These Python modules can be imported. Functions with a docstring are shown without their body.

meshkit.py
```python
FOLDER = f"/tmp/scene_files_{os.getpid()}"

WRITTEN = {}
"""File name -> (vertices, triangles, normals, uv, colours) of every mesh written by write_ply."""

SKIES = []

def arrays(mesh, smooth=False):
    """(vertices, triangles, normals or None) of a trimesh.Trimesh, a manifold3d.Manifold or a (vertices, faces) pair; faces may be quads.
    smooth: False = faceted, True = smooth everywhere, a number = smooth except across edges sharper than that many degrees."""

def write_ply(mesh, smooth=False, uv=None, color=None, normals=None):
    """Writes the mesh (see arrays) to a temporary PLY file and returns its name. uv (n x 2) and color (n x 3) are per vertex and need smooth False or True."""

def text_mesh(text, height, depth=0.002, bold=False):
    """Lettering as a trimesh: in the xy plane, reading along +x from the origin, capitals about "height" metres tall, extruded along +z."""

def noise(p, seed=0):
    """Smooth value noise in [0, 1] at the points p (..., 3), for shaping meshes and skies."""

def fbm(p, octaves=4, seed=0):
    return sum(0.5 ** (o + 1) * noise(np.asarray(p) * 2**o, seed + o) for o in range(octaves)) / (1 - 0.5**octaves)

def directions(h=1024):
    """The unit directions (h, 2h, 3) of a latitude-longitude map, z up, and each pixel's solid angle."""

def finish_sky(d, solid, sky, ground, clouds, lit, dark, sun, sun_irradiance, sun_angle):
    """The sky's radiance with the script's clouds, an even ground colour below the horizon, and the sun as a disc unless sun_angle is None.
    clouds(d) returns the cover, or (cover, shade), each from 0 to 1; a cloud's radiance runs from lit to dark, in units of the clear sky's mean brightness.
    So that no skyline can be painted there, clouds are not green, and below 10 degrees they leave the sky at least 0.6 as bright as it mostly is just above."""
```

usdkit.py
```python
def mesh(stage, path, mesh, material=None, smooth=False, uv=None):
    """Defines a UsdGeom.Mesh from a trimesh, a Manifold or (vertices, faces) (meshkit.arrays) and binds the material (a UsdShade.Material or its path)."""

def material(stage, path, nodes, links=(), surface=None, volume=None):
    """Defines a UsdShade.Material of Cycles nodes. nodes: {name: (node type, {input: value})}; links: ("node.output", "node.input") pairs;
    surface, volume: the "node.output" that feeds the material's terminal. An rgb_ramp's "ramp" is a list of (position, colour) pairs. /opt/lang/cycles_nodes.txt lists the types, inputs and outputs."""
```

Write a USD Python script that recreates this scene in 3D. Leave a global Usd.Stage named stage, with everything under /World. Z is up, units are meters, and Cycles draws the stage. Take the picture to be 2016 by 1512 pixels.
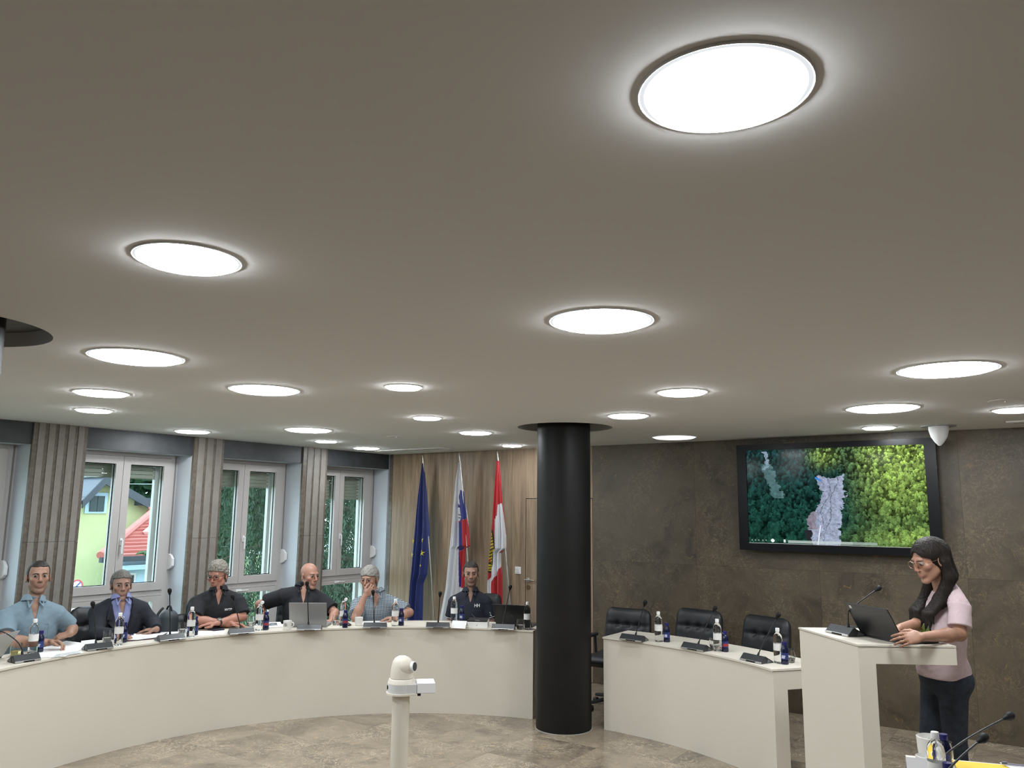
import math, random
import numpy as np, trimesh, usdkit, meshkit
from pxr import Usd, UsdGeom, UsdLux, UsdShade, Gf, Sdf, Vt
from shapely.geometry import Polygon, Point
from scipy.spatial import cKDTree

stage = Usd.Stage.CreateInMemory()
UsdGeom.SetStageUpAxis(stage, UsdGeom.Tokens.z); UsdGeom.SetStageMetersPerUnit(stage, 1.0)
UsdGeom.Xform.Define(stage, '/World')

# ---------------- camera, sky, exposure ----------------
EXPOSURE = 1.0
LAMP = 28.0                      # radiance of the ceiling lamp diffusers
SKY = 1.0
FPX, PITCH, ROLL, YAW, EYE = 1560.0, math.radians(9.13), math.radians(.60), math.radians(-34.9), 1.80
_cp, _sp, _cr, _sr = math.cos(PITCH), math.sin(PITCH), math.cos(ROLL), math.sin(ROLL)
_M = np.array([[math.cos(YAW), math.sin(YAW), 0], [-math.sin(YAW), math.cos(YAW), 0], [0, 0, 1]])
_up0, _r0 = np.array([0, -_sp, _cp]), np.array([1., 0, 0])
FWD, RIGHT, UP = _M @ np.array([0, _cp, _sp]), _M @ (_r0*_cr + _up0*_sr), _M @ (-_r0*_sr + _up0*_cr)
EYEP = np.array([0, 0, EYE])
cam = UsdGeom.Camera.Define(stage, '/World/camera')
cam.AddTransformOp().Set(Gf.Matrix4d(*RIGHT, 0, *UP, 0, *(-FWD), 0, *EYEP, 1))
cam.CreateHorizontalApertureAttr(36.0); cam.CreateVerticalApertureAttr(27.0); cam.CreateFocalLengthAttr(FPX/2016*36)
cam.CreateClippingRangeAttr(Gf.Vec2f(.05, 500)); cam.CreateExposureAttr(EXPOSURE)
dome = UsdLux.DomeLight.Define(stage, '/World/sky'); dome.CreateColorAttr(Gf.Vec3f(.72, .88, 1.0)); dome.CreateIntensityAttr(SKY)

def ray(x, y): return FWD + RIGHT*(x-1008)/FPX - UP*(y-756)/FPX
def Zp(x, y, z): d = ray(x, y); return EYEP + d*((z-EYE)/d[2])       # where the line of sight meets a height
def Xp(x, y, v): d = ray(x, y); return EYEP + d*(v/d[0])
def Yp(x, y, v): d = ray(x, y); return EYEP + d*(v/d[1])
def Dp(x, y, w): return EYEP + ray(x, y)*w
CC = np.array([-3.36, 3.556])                                        # centre of the ring of tables
def Cp(x, y, r):
    d = ray(x, y); e = EYEP[:2]-CC; a = d[:2]@d[:2]; b = 2*d[:2]@e; q = e@e-r*r
    return EYEP + d*((-b+math.sqrt(b*b-4*a*q))/(2*a))
def ring(deg, r, z=0.): t = math.radians(deg); return np.array([CC[0]+r*math.cos(t), CC[1]+r*math.sin(t), z])
def polar(p): d = np.asarray(p)[:2]-CC; return math.hypot(*d), math.degrees(math.atan2(d[1], d[0]))

# ---------------- scene tree helpers ----------------
USED = {}
def numbered(parent, name):
    k = (parent, name); n = USED.get(k, -1)+1; USED[k] = n
    return name if n == 0 else '%s_%03d' % (name, n)
def meta(prim, label=None, cat=None, group=None, kind=None):
    for k, v in (('label', label), ('category', cat), ('group', group), ('kind', kind)):
        if v: prim.SetCustomDataByKey(k, v)
ORIG = {}
def thing(name, label, cat, loc=(0, 0, 0), rotz=0., group=None, kind=None):
    path = '/World/'+numbered('/World', name)
    x = UsdGeom.Xform.Define(stage, path); x.AddTranslateOp().Set(Gf.Vec3d(*map(float, loc)))
    if rotz: x.AddRotateZOp().Set(float(rotz))
    meta(x.GetPrim(), label, cat, group, kind); ORIG[path] = np.array(loc, float)
    return path
def part(parent, name, mesh, mat, smooth=False, label=None, kind=None, col=None, world=False):
    """one Mesh prim under parent; world: the mesh is in world coordinates and parent is an unrotated thing"""
    v, f, n = meshkit.arrays(mesh, smooth)
    if world: v = v-ORIG['/'.join(parent.split('/')[:3])]
    path = parent+'/'+numbered(parent, name)
    m = UsdGeom.Mesh.Define(stage, path)
    m.CreatePointsAttr(Vt.Vec3fArray.FromNumpy(v.astype(np.float32)))
    m.CreateFaceVertexCountsAttr(Vt.IntArray.FromNumpy(np.full(len(f), 3, np.int32)))
    m.CreateFaceVertexIndicesAttr(Vt.IntArray.FromNumpy(f.astype(np.int32).ravel()))
    m.CreateSubdivisionSchemeAttr('none')
    if n is not None: m.CreateNormalsAttr(Vt.Vec3fArray.FromNumpy(n.astype(np.float32))); m.SetNormalsInterpolation('vertex')
    if col is not None:
        UsdGeom.PrimvarsAPI(m).CreatePrimvar('tint', Sdf.ValueTypeNames.Color3fArray, 'vertex').Set(Vt.Vec3fArray.FromNumpy(np.asarray(col, np.float32)))
    UsdShade.MaterialBindingAPI.Apply(m.GetPrim()).Bind(mat)
    meta(m.GetPrim(), label, None, None, kind)
    return path
def solo(name, mesh, mat, label, cat, smooth=False, group=None, kind=None, col=None):
    """a thing that is one mesh"""
    p = part('/World', name, mesh, mat, smooth, None, None, col); meta(stage.GetPrimAtPath(p), label, cat, group, kind); return p
def dup(src, label, loc, rotz=0., group=None):
    base = src.split('/')[-1]; s = stage.GetPrimAtPath(src); cd = s.GetCustomData()
    if base[-4:-3] == '_' and base[-3:].isdigit(): base = base[:-4]
    path = '/World/'+numbered('/World', base)
    x = UsdGeom.Xform.Define(stage, path)
    x.GetPrim().GetReferences().AddInternalReference(s.GetPath()); x.GetPrim().SetInstanceable(True)
    x.ClearXformOpOrder(); UsdGeom.Xformable(x).SetXformOpOrder([])
    a = x.GetPrim().GetAttribute('xformOp:translate')
    ops = [x.AddTranslateOp() if not a else UsdGeom.XformOp(a)]
    ops[0].Set(Gf.Vec3d(*map(float, loc)))
    b = x.GetPrim().GetAttribute('xformOp:rotateZ')
    r = x.AddRotateZOp() if not b else UsdGeom.XformOp(b); r.Set(float(rotz)); ops.append(r)
    x.SetXformOpOrder(ops)
    meta(x.GetPrim(), label, cd.get('category'), group or cd.get('group')); ORIG[path] = np.array(loc, float)
    return path

# ---------------- mesh helpers ----------------
def cat(*ms):
    ms = [m for m in ms if m is not None]
    ms = [m if isinstance(m, trimesh.Trimesh) else trimesh.Trimesh(*meshkit.arrays(m)[:2], process=False) for m in ms]
    return trimesh.util.concatenate(ms)
def box(x0, x1, y0, y1, z0, z1, bev=0.):
    m = trimesh.creation.box([x1-x0, y1-y0, z1-z0]) if not bev else bevbox(x1-x0, y1-y0, z1-z0, bev)
    m.apply_translation([(x0+x1)/2, (y0+y1)/2, (z0+z1)/2]); return m
def bevbox(a, b, c, r):
    pts = [(sx*(a/2-r*(i != 0)), sy*(b/2-r*(i != 1)), sz*(c/2-r*(i != 2))) for sx in (-1, 1) for sy in (-1, 1) for sz in (-1, 1) for i in range(3)]
    return trimesh.convex.convex_hull(np.array(pts))
def prism(poly, z0, z1):
    m = trimesh.creation.extrude_polygon(poly if hasattr(poly, 'exterior') else Polygon(poly), z1-z0, engine='earcut'); m.apply_translation([0, 0, z0]); return m
def lathe(prof, n=24):
    """prof: (radius, z) from bottom to top, closed at the axis"""
    prof = np.array(prof, float); a = np.linspace(0, 2*np.pi, n, endpoint=False); k = len(prof)
    v = np.stack([np.outer(prof[:, 0], np.cos(a)), np.outer(prof[:, 0], np.sin(a)), np.repeat(prof[:, 1][:, None], n, 1)], -1).reshape(-1, 3)
    f = []
    for i in range(k-1):
        for j in range(n):
            q = (i*n+j, i*n+(j+1) % n, (i+1)*n+(j+1) % n, (i+1)*n+j); f += [(q[0], q[1], q[2]), (q[0], q[2], q[3])]
    m = trimesh.Trimesh(v, f, process=False); m.merge_vertices(); m.update_faces(m.nondegenerate_faces()); return m
def tube(pts, r, n=8, caps=True):
    pts = np.array(pts, float); k = len(pts); r = np.broadcast_to(np.asarray(r, float), (k,))
    t = np.gradient(pts, axis=0); t /= np.linalg.norm(t, axis=1, keepdims=True)+1e-12
    ref = np.array([0, 0, 1.]) if abs(t[0][2]) < .9 else np.array([1., 0, 0]); v = []
    for i in range(k):
        a = ref-(ref@t[i])*t[i]; a /= np.linalg.norm(a); b = np.cross(t[i], a); ref = a
        ang = np.linspace(0, 2*np.pi, n, endpoint=False); v.append(pts[i]+r[i]*(np.outer(np.cos(ang), a)+np.outer(np.sin(ang), b)))
    v = np.vstack(v); f = []
    for i in range(k-1):
        for j in range(n):
            q = (i*n+j, i*n+(j+1) % n, (i+1)*n+(j+1) % n, (i+1)*n+j); f += [(q[0], q[1], q[2]), (q[0], q[2], q[3])]
    if caps:
        v = np.vstack([v, pts[:1], pts[-1:]]); c0, c1 = k*n, k*n+1
        for j in range(n): f += [(c0, (j+1) % n, j), (c1, (k-1)*n+j, (k-1)*n+(j+1) % n)]
    return trimesh.Trimesh(v, f, process=False)
def bez(*P, n=16):
    P = np.array(P, float); t = np.linspace(0, 1, n)[:, None]
    out = np.zeros((n, 3)); k = len(P)-1
    for i in range(k+1): out += math.comb(k, i)*(1-t)**(k-i)*t**i*P[i]
    return out
def sphere(c, r, s=2):
    m = trimesh.creation.icosphere(s, 1.0); m.apply_scale(r) if np.ndim(r) == 0 else m.apply_transform(np.diag([*r, 1.])); m.apply_translation(c); return m
def disc(r, z0, z1, n=40, c=(0, 0)): m = lathe([(0, z0), (r, z0), (r, z1), (0, z1)], n); m.apply_translation([c[0], c[1], 0]); return m
def rot(m, ang, axis, pt=(0, 0, 0)): m.apply_transform(trimesh.transformations.rotation_matrix(ang, axis, pt)); return m
def mov(m, d): m.apply_translation(d); return m
def tf(m, R, t): T = np.eye(4); T[:3, :3] = R; T[:3, 3] = t; m.apply_transform(T); return m
def arcbox(r0, r1, a0, a1, z0, z1, n=None):
    """a curved slab about CC, world coordinates"""
    n = n or max(3, int(abs(a1-a0)/1.5)); A = np.radians(np.linspace(a0, a1, n+1)); v, f = [], []
    for a in A:
        for r, z in ((r0, z0), (r1, z0), (r1, z1), (r0, z1)): v.append((CC[0]+r*math.cos(a), CC[1]+r*math.sin(a), z))
    for i in range(n):
        for j in range(4):
            q = (4*i+j, 4*i+(j+1) % 4, 4*i+4+(j+1) % 4, 4*i+4+j); f += [(q[0], q[2], q[1]), (q[0], q[3], q[2])]
    e = 4*n; f += [(0, 1, 2), (0, 2, 3), (e, e+2, e+1), (e, e+3, e+2)]
    m = trimesh.Trimesh(v, f, process=False); trimesh.repair.fix_normals(m); return m

# ---------------- materials ----------------
def lin(r, g, b): return tuple(((c/255+.055)/1.055)**2.4 if c > 10 else c/255/12.92 for c in (r, g, b))
MATS = {}
def pbr(name, color, rough=.5, bump=None, **kw):
    if name in MATS: return MATS[name]
    nodes = {'p': ('principled_bsdf', dict(base_color=color, roughness=rough, **kw))}; links = []
    if bump:
        nodes.update(g=('geometry', {}), n=('noise_texture', {'scale': bump[0], 'detail': 3.}), b=('bump', {'strength': bump[1], 'distance': bump[2] if len(bump) > 2 else .002}))
        links = [('g.position', 'n.vector'), ('n.fac', 'b.height'), ('b.normal', 'p.normal')]
    MATS[name] = usdkit.material(stage, '/World/Looks/'+name, nodes, links, surface='p.BSDF'); return MATS[name]
def mottled(name, c1, c2, scale, rough=.5, detail=4., stretch=(1, 1, 1), bumps=0., **kw):
    if name in MATS: return MATS[name]
    nodes = {'g': ('geometry', {}), 'm': ('mapping', {'scale': stretch}), 'n': ('noise_texture', {'scale': scale, 'detail': detail, 'roughness': .6}),
             'r': ('rgb_ramp', {'ramp': [(.3, c1), (.7, c2)]}), 'p': ('principled_bsdf', dict(roughness=rough, **kw))}
    links = [('g.position', 'm.vector'), ('m.vector', 'n.vector'), ('n.fac', 'r.fac'), ('r.color', 'p.base_color')]
    if bumps: nodes['b'] = ('bump', {'strength': bumps, 'distance': .003}); links += [('n.fac', 'b.height'), ('b.normal', 'p.normal')]
    MATS[name] = usdkit.material(stage, '/World/Looks/'+name, nodes, links, surface='p.BSDF'); return MATS[name]
def tinted(name, rough=.6, emit=0., bump=None, **kw):
    """base colour from the mesh's tint primvar"""
    if name in MATS: return MATS[name]
    nodes = {'a': ('attribute', {'attribute': 'tint'})}
    if emit: nodes['e'] = ('emission', {'strength': emit}); links = [('a.color', 'e.color')]; s = 'e.emission'
    else: nodes['p'] = ('principled_bsdf', dict(roughness=rough, **kw)); links = [('a.color', 'p.base_color')]; s = 'p.BSDF'
    if bump:
        nodes.update(g=('geometry', {}), n=('noise_texture', {'scale': bump[0], 'detail': 3.}), b=('bump', {'strength': bump[1], 'distance': .002}))
        links += [('g.position', 'n.vector'), ('n.fac', 'b.height'), ('b.normal', 'p.normal')]
    MATS[name] = usdkit.material(stage, '/World/Looks/'+name, nodes, links, surface=s); return MATS[name]
def emitter(name, color, strength):
    if name not in MATS: MATS[name] = usdkit.material(stage, '/World/Looks/'+name, {'e': ('emission', {'color': color, 'strength': strength})}, [], surface='e.emission')
    return MATS[name]
def marble(name, dark, mid, vein, ochre, rough, spec=.5):
    """brown stone: cloudy ground, thin pale threads, ochre flecks; every slab is cut from another place"""
    N = {'g': ('geometry', {}), 'o': ('object_info', {}), 'k': ('vector_math', {'math_type': 'scale', 'vector1': (37., 61., 23.)}), 'a': ('vector_math', {'math_type': 'add'}),
         'w': ('noise_texture', {'scale': 2.2, 'detail': 5., 'roughness': .6, 'distortion': .8}),
         'ws': ('vector_math', {'math_type': 'scale', 'scale': .35}), 'v0': ('vector_math', {'math_type': 'add'}),
         'c': ('noise_texture', {'scale': 1.6, 'detail': 8., 'roughness': .68, 'distortion': 1.2}), 'cr': ('rgb_ramp', {'ramp': [(.32, dark), (.52, mid), (.72, tuple(.75*m+.25*v for m, v in zip(mid, vein)))]}),
         't': ('noise_texture', {'scale': 11., 'detail': 5., 'roughness': .62, 'distortion': 1.6}), 'ts': ('math', {'math_type': 'subtract', 'value2': .5}), 'ta': ('math', {'math_type': 'absolute'}),
         'tr': ('map_range', {'from_min': 0., 'from_max': .026, 'to_min': 1., 'to_max': 0., 'clamp': True}),
         'q': ('noise_texture', {'scale': 2.8, 'detail': 3.}), 'qr': ('map_range', {'from_min': .40, 'from_max': .62, 'to_min': .05, 'to_max': .95, 'clamp': True}), 'tm': ('math', {'math_type': 'multiply'}),
         'x1': ('mix', {'color2': vein}),
         'f': ('noise_texture', {'scale': 20., 'detail': 4., 'roughness': .55, 'distortion': .9}), 'fr': ('map_range', {'from_min': .64, 'from_max': .70, 'to_min': 0., 'to_max': .7, 'clamp': True}), 'x2': ('mix', {'color2': ochre}),
         'p': ('principled_bsdf', {'roughness': rough, 'specular_ior_level': spec})}
    L = [('o.random', 'k.scale'), ('g.position', 'a.vector1'), ('k.vector', 'a.vector2'), ('a.vector', 'w.vector'), ('w.color', 'ws.vector1'), ('a.vector', 'v0.vector1'), ('ws.vector', 'v0.vector2'),
         ('v0.vector', 'c.vector'), ('c.fac', 'cr.fac'), ('v0.vector', 't.vector'), ('t.fac', 'ts.value1'), ('ts.value', 'ta.value1'), ('ta.value', 'tr.value'), ('a.vector', 'q.vector'), ('q.fac', 'qr.value'),
         ('tr.result', 'tm.value1'), ('qr.result', 'tm.value2'), ('tm.value', 'x1.fac'), ('cr.color', 'x1.color1'), ('v0.vector', 'f.vector'), ('f.fac', 'fr.value'), ('fr.result', 'x2.fac'), ('x1.color', 'x2.color1'), ('x2.color', 'p.base_color')]
    MATS[name] = usdkit.material(stage, '/World/Looks/'+name, N, L, surface='p.BSDF'); return MATS[name]
def woody(name, c1, c2, c3, rough=.45):
    N = {'g': ('geometry', {}), 'o': ('object_info', {}), 'k': ('vector_math', {'math_type': 'scale', 'vector1': (17., 9., 31.)}), 'a': ('vector_math', {'math_type': 'add'}),
         'm': ('mapping', {'scale': (9., 9., .55)}), 'n': ('noise_texture', {'scale': 2.2, 'detail': 7., 'roughness': .65, 'distortion': .6}), 'r': ('rgb_ramp', {'ramp': [(.28, c1), (.5, c2), (.72, c3)]}),
         'm2': ('mapping', {'scale': (60., 60., 1.2)}), 'n2': ('noise_texture', {'scale': 3., 'detail': 3.}), 'r2': ('map_range', {'from_min': .35, 'from_max': .65, 'to_min': .86, 'to_max': 1.06}), 'x': ('mix', {'mix_type': 'multiply', 'fac': 1.}),
         'cc': ('combine_color', {}), 'p': ('principled_bsdf', {'roughness': rough})}
    L = [('o.random', 'k.scale'), ('g.position', 'a.vector1'), ('k.vector', 'a.vector2'), ('a.vector', 'm.vector'), ('m.vector', 'n.vector'), ('n.fac', 'r.fac'), ('a.vector', 'm2.vector'), ('m2.vector', 'n2.vector'), ('n2.fac', 'r2.value'),
         ('r2.result', 'cc.r'), ('r2.result', 'cc.g'), ('r2.result', 'cc.b'), ('r.color', 'x.color1'), ('cc.color', 'x.color2'), ('x.color', 'p.base_color')]
    MATS[name] = usdkit.material(stage, '/World/Looks/'+name, N, L, surface='p.BSDF'); return MATS[name]

CEIL = pbr('ceiling_paint', (.72, .705, .69), .9)
WHITE = pbr('white_laminate', (.68, .635, .545), .38)
PVC = pbr('white_window_plastic', (.50, .475, .46), .35)
REVEAL = pbr('white_wall_paint', (.56, .60, .65), .85)
WALLM = marble('brown_marble_wall', (.050, .038, .026), (.098, .076, .050), (.215, .165, .10), (.22, .145, .06), .42)
FLOORM = marble('brown_marble_floor', (.135, .11, .085), (.265, .215, .158), (.60, .51, .38), (.52, .38, .20), .16)
STONE_L = mottled('pale_stone', (.215, .195, .175), (.265, .245, .22), 9., .55)
STONE_D = mottled('dark_stone', (.085, .07, .055), (.17, .145, .115), 26., .4, 5.)
WOOD = woody('grey_oak', (.19, .133, .085), (.31, .223, .146), (.42, .315, .215))
BAND = mottled('dark_metal_panel', (.030, .035, .040), (.052, .057, .062), 6., .45)
COLM = mottled('blackened_steel', (.0045, .0045, .0045), (.009, .0085, .008), 3., .5, 6., bumps=.05, specular_ior_level=.28)
RECESS = pbr('dark_recess', (.085, .085, .082), .7)
BLACK = pbr('black_plastic', (.012, .013, .015), .42)
BLACKM = pbr('black_matt', (.005, .005, .006), .6, specular_ior_level=.25)
GREYB = pbr('grey_black_metal', (.028, .031, .034), .38)
SILVER = pbr('brushed_silver', (.55, .55, .55), .32, metallic=.85)
STEEL = pbr('steel', (.55, .53, .50), .3, metallic=1.)
LEATH = pbr('black_leather', (.012, .0135, .016), .45, bump=(60., .3))
PAPER = pbr('white_paper', (.80, .80, .80), .8)
CERAM = pbr('white_ceramic', (.78, .77, .74), .18)
CLEARP = pbr('water_and_clear_plastic', (.97, .985, .99), .02, transmission_weight=1., ior=1.30)
GLASSM = pbr('drinking_glass', (.98, .99, .99), .01, transmission_weight=1., ior=1.45)
NAVYG = pbr('dark_blue_bottle', (.006, .009, .035), .12)
NAVYL = pbr('blue_print', (.022, .035, .15), .35)
PANE = usdkit.material(stage, '/World/Looks/window_glass', {'f': ('layer_weight', {'blend': .5}), 'w': ('math', {'math_type': 'power', 'value2': 4.}), 'k': ('math', {'math_type': 'multiply_add', 'value2': .35, 'value3': .025}), 't': ('transparent_bsdf', {'color': (.93, .975, .965)}), 'g': ('glossy_bsdf', {'color': (.9, .95, .95), 'roughness': .01}), 'm': ('mix_closure', {})},
                       [('f.facing', 'w.value1'), ('w.value', 'k.value1'), ('k.value', 'm.fac'), ('t.BSDF', 'm.closure1'), ('g.BSDF', 'm.closure2')], surface='m.closure')
LAMPM = emitter('lamp_diffuser', (.92, .965, 1.0), LAMP)
GLOWM = emitter('lamp_edge_glow', (.93, .965, 1.0), .42)
LAMPD = emitter('lamp_diffuser_dimmed', (.95, .97, 1.0), .62)
RIMM = pbr('lamp_rim', (.75, .76, .76), .4)
# ---------------- room shell ----------------
CZ, XW, YB, XF = 2.53, -7.384, 7.767, -7.66
XR, YF = 3.2, -4.2
COL1, DISC1, COL2 = (-3.665, 6.07), (-3.58, 5.95), (-3.78, 1.265)
def holed():
    P = Polygon([(XW-.5, YF-.2), (XR+.2, YF-.2), (XR+.2, YB+.2), (XW-.5, YB+.2)])
    for c in (DISC1, COL2): P = P.difference(Point(c).buffer(.415, 48))
    return P
ceil_ = thing('ceiling', 'smooth pale painted ceiling dotted with round flush lamps', 'ceiling', (0, 0, CZ), kind='structure')
part(ceil_, 'plaster', cat(prism(holed(), CZ, CZ+.075), box(XW-.5, XR+.2, YF-.2, YB+.2, CZ+.08, CZ+.2)), CEIL, world=True)
for c in (DISC1, COL2): part(ceil_, 'recess', disc(.413, CZ+.068, CZ+.076, 48, c), RECESS, True and 30, label='round dark recess around a column', world=True)
fl = thing('floor', 'polished floor of square brown and grey marble tiles', 'floor', kind='structure')
part(fl, 'screed', box(XW-.5, XR+.2, YF-.2, YB+.2, -.2, -.012), pbr('grout', (.10, .085, .07), .8))
T = .6; x0s = np.arange(-1.355-T*11, XR, T); y0s = np.arange(5.72-T*14, YB, T)
rng = np.random.default_rng(3); far = []
for x in x0s:
    for y in y0s:
        a, b, c, d = max(x, XW+.001), min(x+T-.0012, XR), max(y, YF), min(y+T-.0012, YB)
        if b-a < .01 or d-c < .01: continue
        m = box(a, b, c, d, -.012, 0.0004*rng.random()-.0004)
        if x > -6.6 and x < .7 and y > 2.6: part(fl, 'tile', m, FLOORM)
        else: far.append(m)
part(fl, 'tile_field', cat(*far), FLOORM, kind='stuff')

wb = thing('wall_back', 'end wall half grey oak boards and half brown veined marble slabs', 'wall', (0, YB, 0), kind='structure')
part(wb, 'masonry', box(XW-.5, XR+.2, YB+.034, YB+.2, -.05, CZ+.1), REVEAL, world=True)
XM = -4.318
for i, (xa, xb) in enumerate(zip(np.arange(XM, XR, 1.19), np.arange(XM, XR, 1.19)+1.19)):
    for za, zb in ((0, 1.2845), (1.2855, CZ)): part(wb, 'marble_slab', box(xa+.0005, min(xb, XR)-.0005, YB, YB+.033, za, zb), WALLM, world=True)
xs = [XW+.055, -7.13, -6.88, -6.62, -6.37, -6.11, -5.86, -5.60, -5.40, -5.205]
for xa, xb in zip(xs[:-1], xs[1:]): part(wb, 'oak_board', box(xa+.0008, xb-.0008, YB, YB+.033, 0, CZ), WOOD, world=True)
part(wb, 'oak_board', box(-5.204, XM-.001, YB, YB+.033, 1.953, CZ), WOOD, world=True)
part(wb, 'corner_strip', box(XW, XW+.054, YB-.004, YB+.033, 0, CZ), STONE_D, world=True)
dr = thing('door_1', 'flush oak door in the wood wall, mostly hidden by the dark column', 'door', (-4.76, YB, 0), kind='structure')
part(dr, 'leaf', box(-5.199, XM-.005, YB+.003, YB+.033, .004, 1.945), WOOD, world=True)
hd = part(dr, 'handle', cat(tube([(-5.165, YB, 1.03), (-5.165, YB-.045, 1.03)], .009, 10), tube([(-5.185, YB-.045, 1.03), (-5.05, YB-.045, 1.03)], .0085, 10)), STEEL, 40, world=True)
part(hd, 'rose', rot(disc(.024, 0, .008, 20), math.pi/2, [1, 0, 0]).apply_translation([-5.165, YB+.003, 1.03]), STEEL, 40, world=True)
part(dr, 'lock_rose', rot(disc(.026, 0, .009, 20), math.pi/2, [1, 0, 0]).apply_translation([-5.163, YB+.003, .945]), pbr('bronze', (.20, .12, .06), .4, metallic=.6), 40, world=True)
solo('light_switch', cat(box(-5.345, -5.262, YB-.009, YB, 1.085, 1.168, .003), box(-5.332, -5.275, YB-.013, YB-.006, 1.100, 1.153, .003)), PAPER, 'white square light switch on the oak boards beside the door', 'light switch')
wr = solo('wall_right', box(XR, XR+.2, YF-.2, YB+.2, 0, CZ+.1), WALLM, 'marble side wall outside the view', 'wall', kind='structure')
wf = solo('wall_front', box(XW-.5, XR+.2, YF-.2, YF, 0, CZ+.1), WALLM, 'marble wall behind the viewer', 'wall', kind='structure')

# window wall: piers clad with striped stone, dark panels over the openings
OPEN = [(2.18, 3.282), (3.752, 4.854), (5.21, 6.295), (6.67, 7.767)]
wl = thing('wall_left', 'window wall with striped stone piers and dark metal lintel panels', 'wall', (XW, 0, 0), kind='structure')
XO = -7.86; XC = XW-.030
piers = [(YF, 2.18), (3.282, 3.752), (4.854, 5.21), (6.295, 6.67), (7.767, 7.97)]
for a, b in piers: part(wl, 'pier', box(XO, XC, a, b, -.05, CZ+.1), REVEAL, world=True)
for a, b in OPEN:
    part(wl, 'head', box(XO, XW-.06, a, b, 2.34, CZ+.1), REVEAL, world=True)
    part(wl, 'lintel_panel', box(XW-.058, XW-.022, a+.004, b-.004, 2.337, CZ), BAND, world=True)
    part(wl, 'sill_wall', box(XO, XF+.02, a, b, -.05, .06), REVEAL, world=True)
LIGHT = {(3.282, 3.752): [(3.323, 3.375), (3.410, 3.463), (3.494, 3.547), (3.580, 3.635), (3.666, 3.719)], (4.854, 5.21): [(4.899, 4.971), (5.003, 5.076), (5.106, 5.180)],
         (6.295, 6.67): [(6.355, 6.429), (6.457, 6.538), (6.563, 6.639)]}
part(wl, 'stone_cladding', box(XC, XW, 1.71, 2.18, 0, CZ), STONE_D, world=True)
for k in range(5): part(wl, 'pale_strip', box(XW-.004, XW+.006, 1.751+.0862*k, 1.804+.0862*k, 0, CZ), STONE_L, world=True)
for (a, b), st in LIGHT.items():
    part(wl, 'stone_cladding', box(XC, XW, a, b, 0, 1.493), STONE_D, world=True); part(wl, 'stone_cladding', box(XC, XW, a, b, 1.495, CZ), STONE_D, world=True)
    for c, d in st:
        for za, zb in ((0, 1.4935), (1.4955, CZ)): part(wl, 'pale_strip', box(XW-.004, XW+.006, c, d, za, zb), STONE_L, world=True)

# windows: (opening, left glass, right glass, meeting stile, shutter bottom)
SHUT = pbr('beige_shutter', (.36, .335, .29), .5)
WIN = [(OPEN[0], (2.26, 2.615), (2.766, 3.124), 2.69, 2.10), (OPEN[1], (3.835, 4.187), (4.338, 4.696), 4.262, 2.085), (OPEN[2], (5.285, 5.606), (5.752, 6.121), 5.678, 2.04), (OPEN[3], (6.735, 7.052), (7.204, 7.567), 7.130, 1.93)]
wname = ['white two-leaf window at the left edge of the picture', 'white two-leaf window looking out on the yellow house', 'white two-leaf window between two striped piers with spruce outside', 'white two-leaf window nearest the oak wall']
def ringbox(y0, y1, z0, z1, iy0, iy1, iz0, iz1, xa, xb):
    return cat(box(xa, xb, y0, iy0, z0, z1), box(xa, xb, iy1, y1, z0, z1), box(xa, xb, iy0, iy1, z0, iz0), box(xa, xb, iy0, iy1, iz1, z1))
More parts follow.
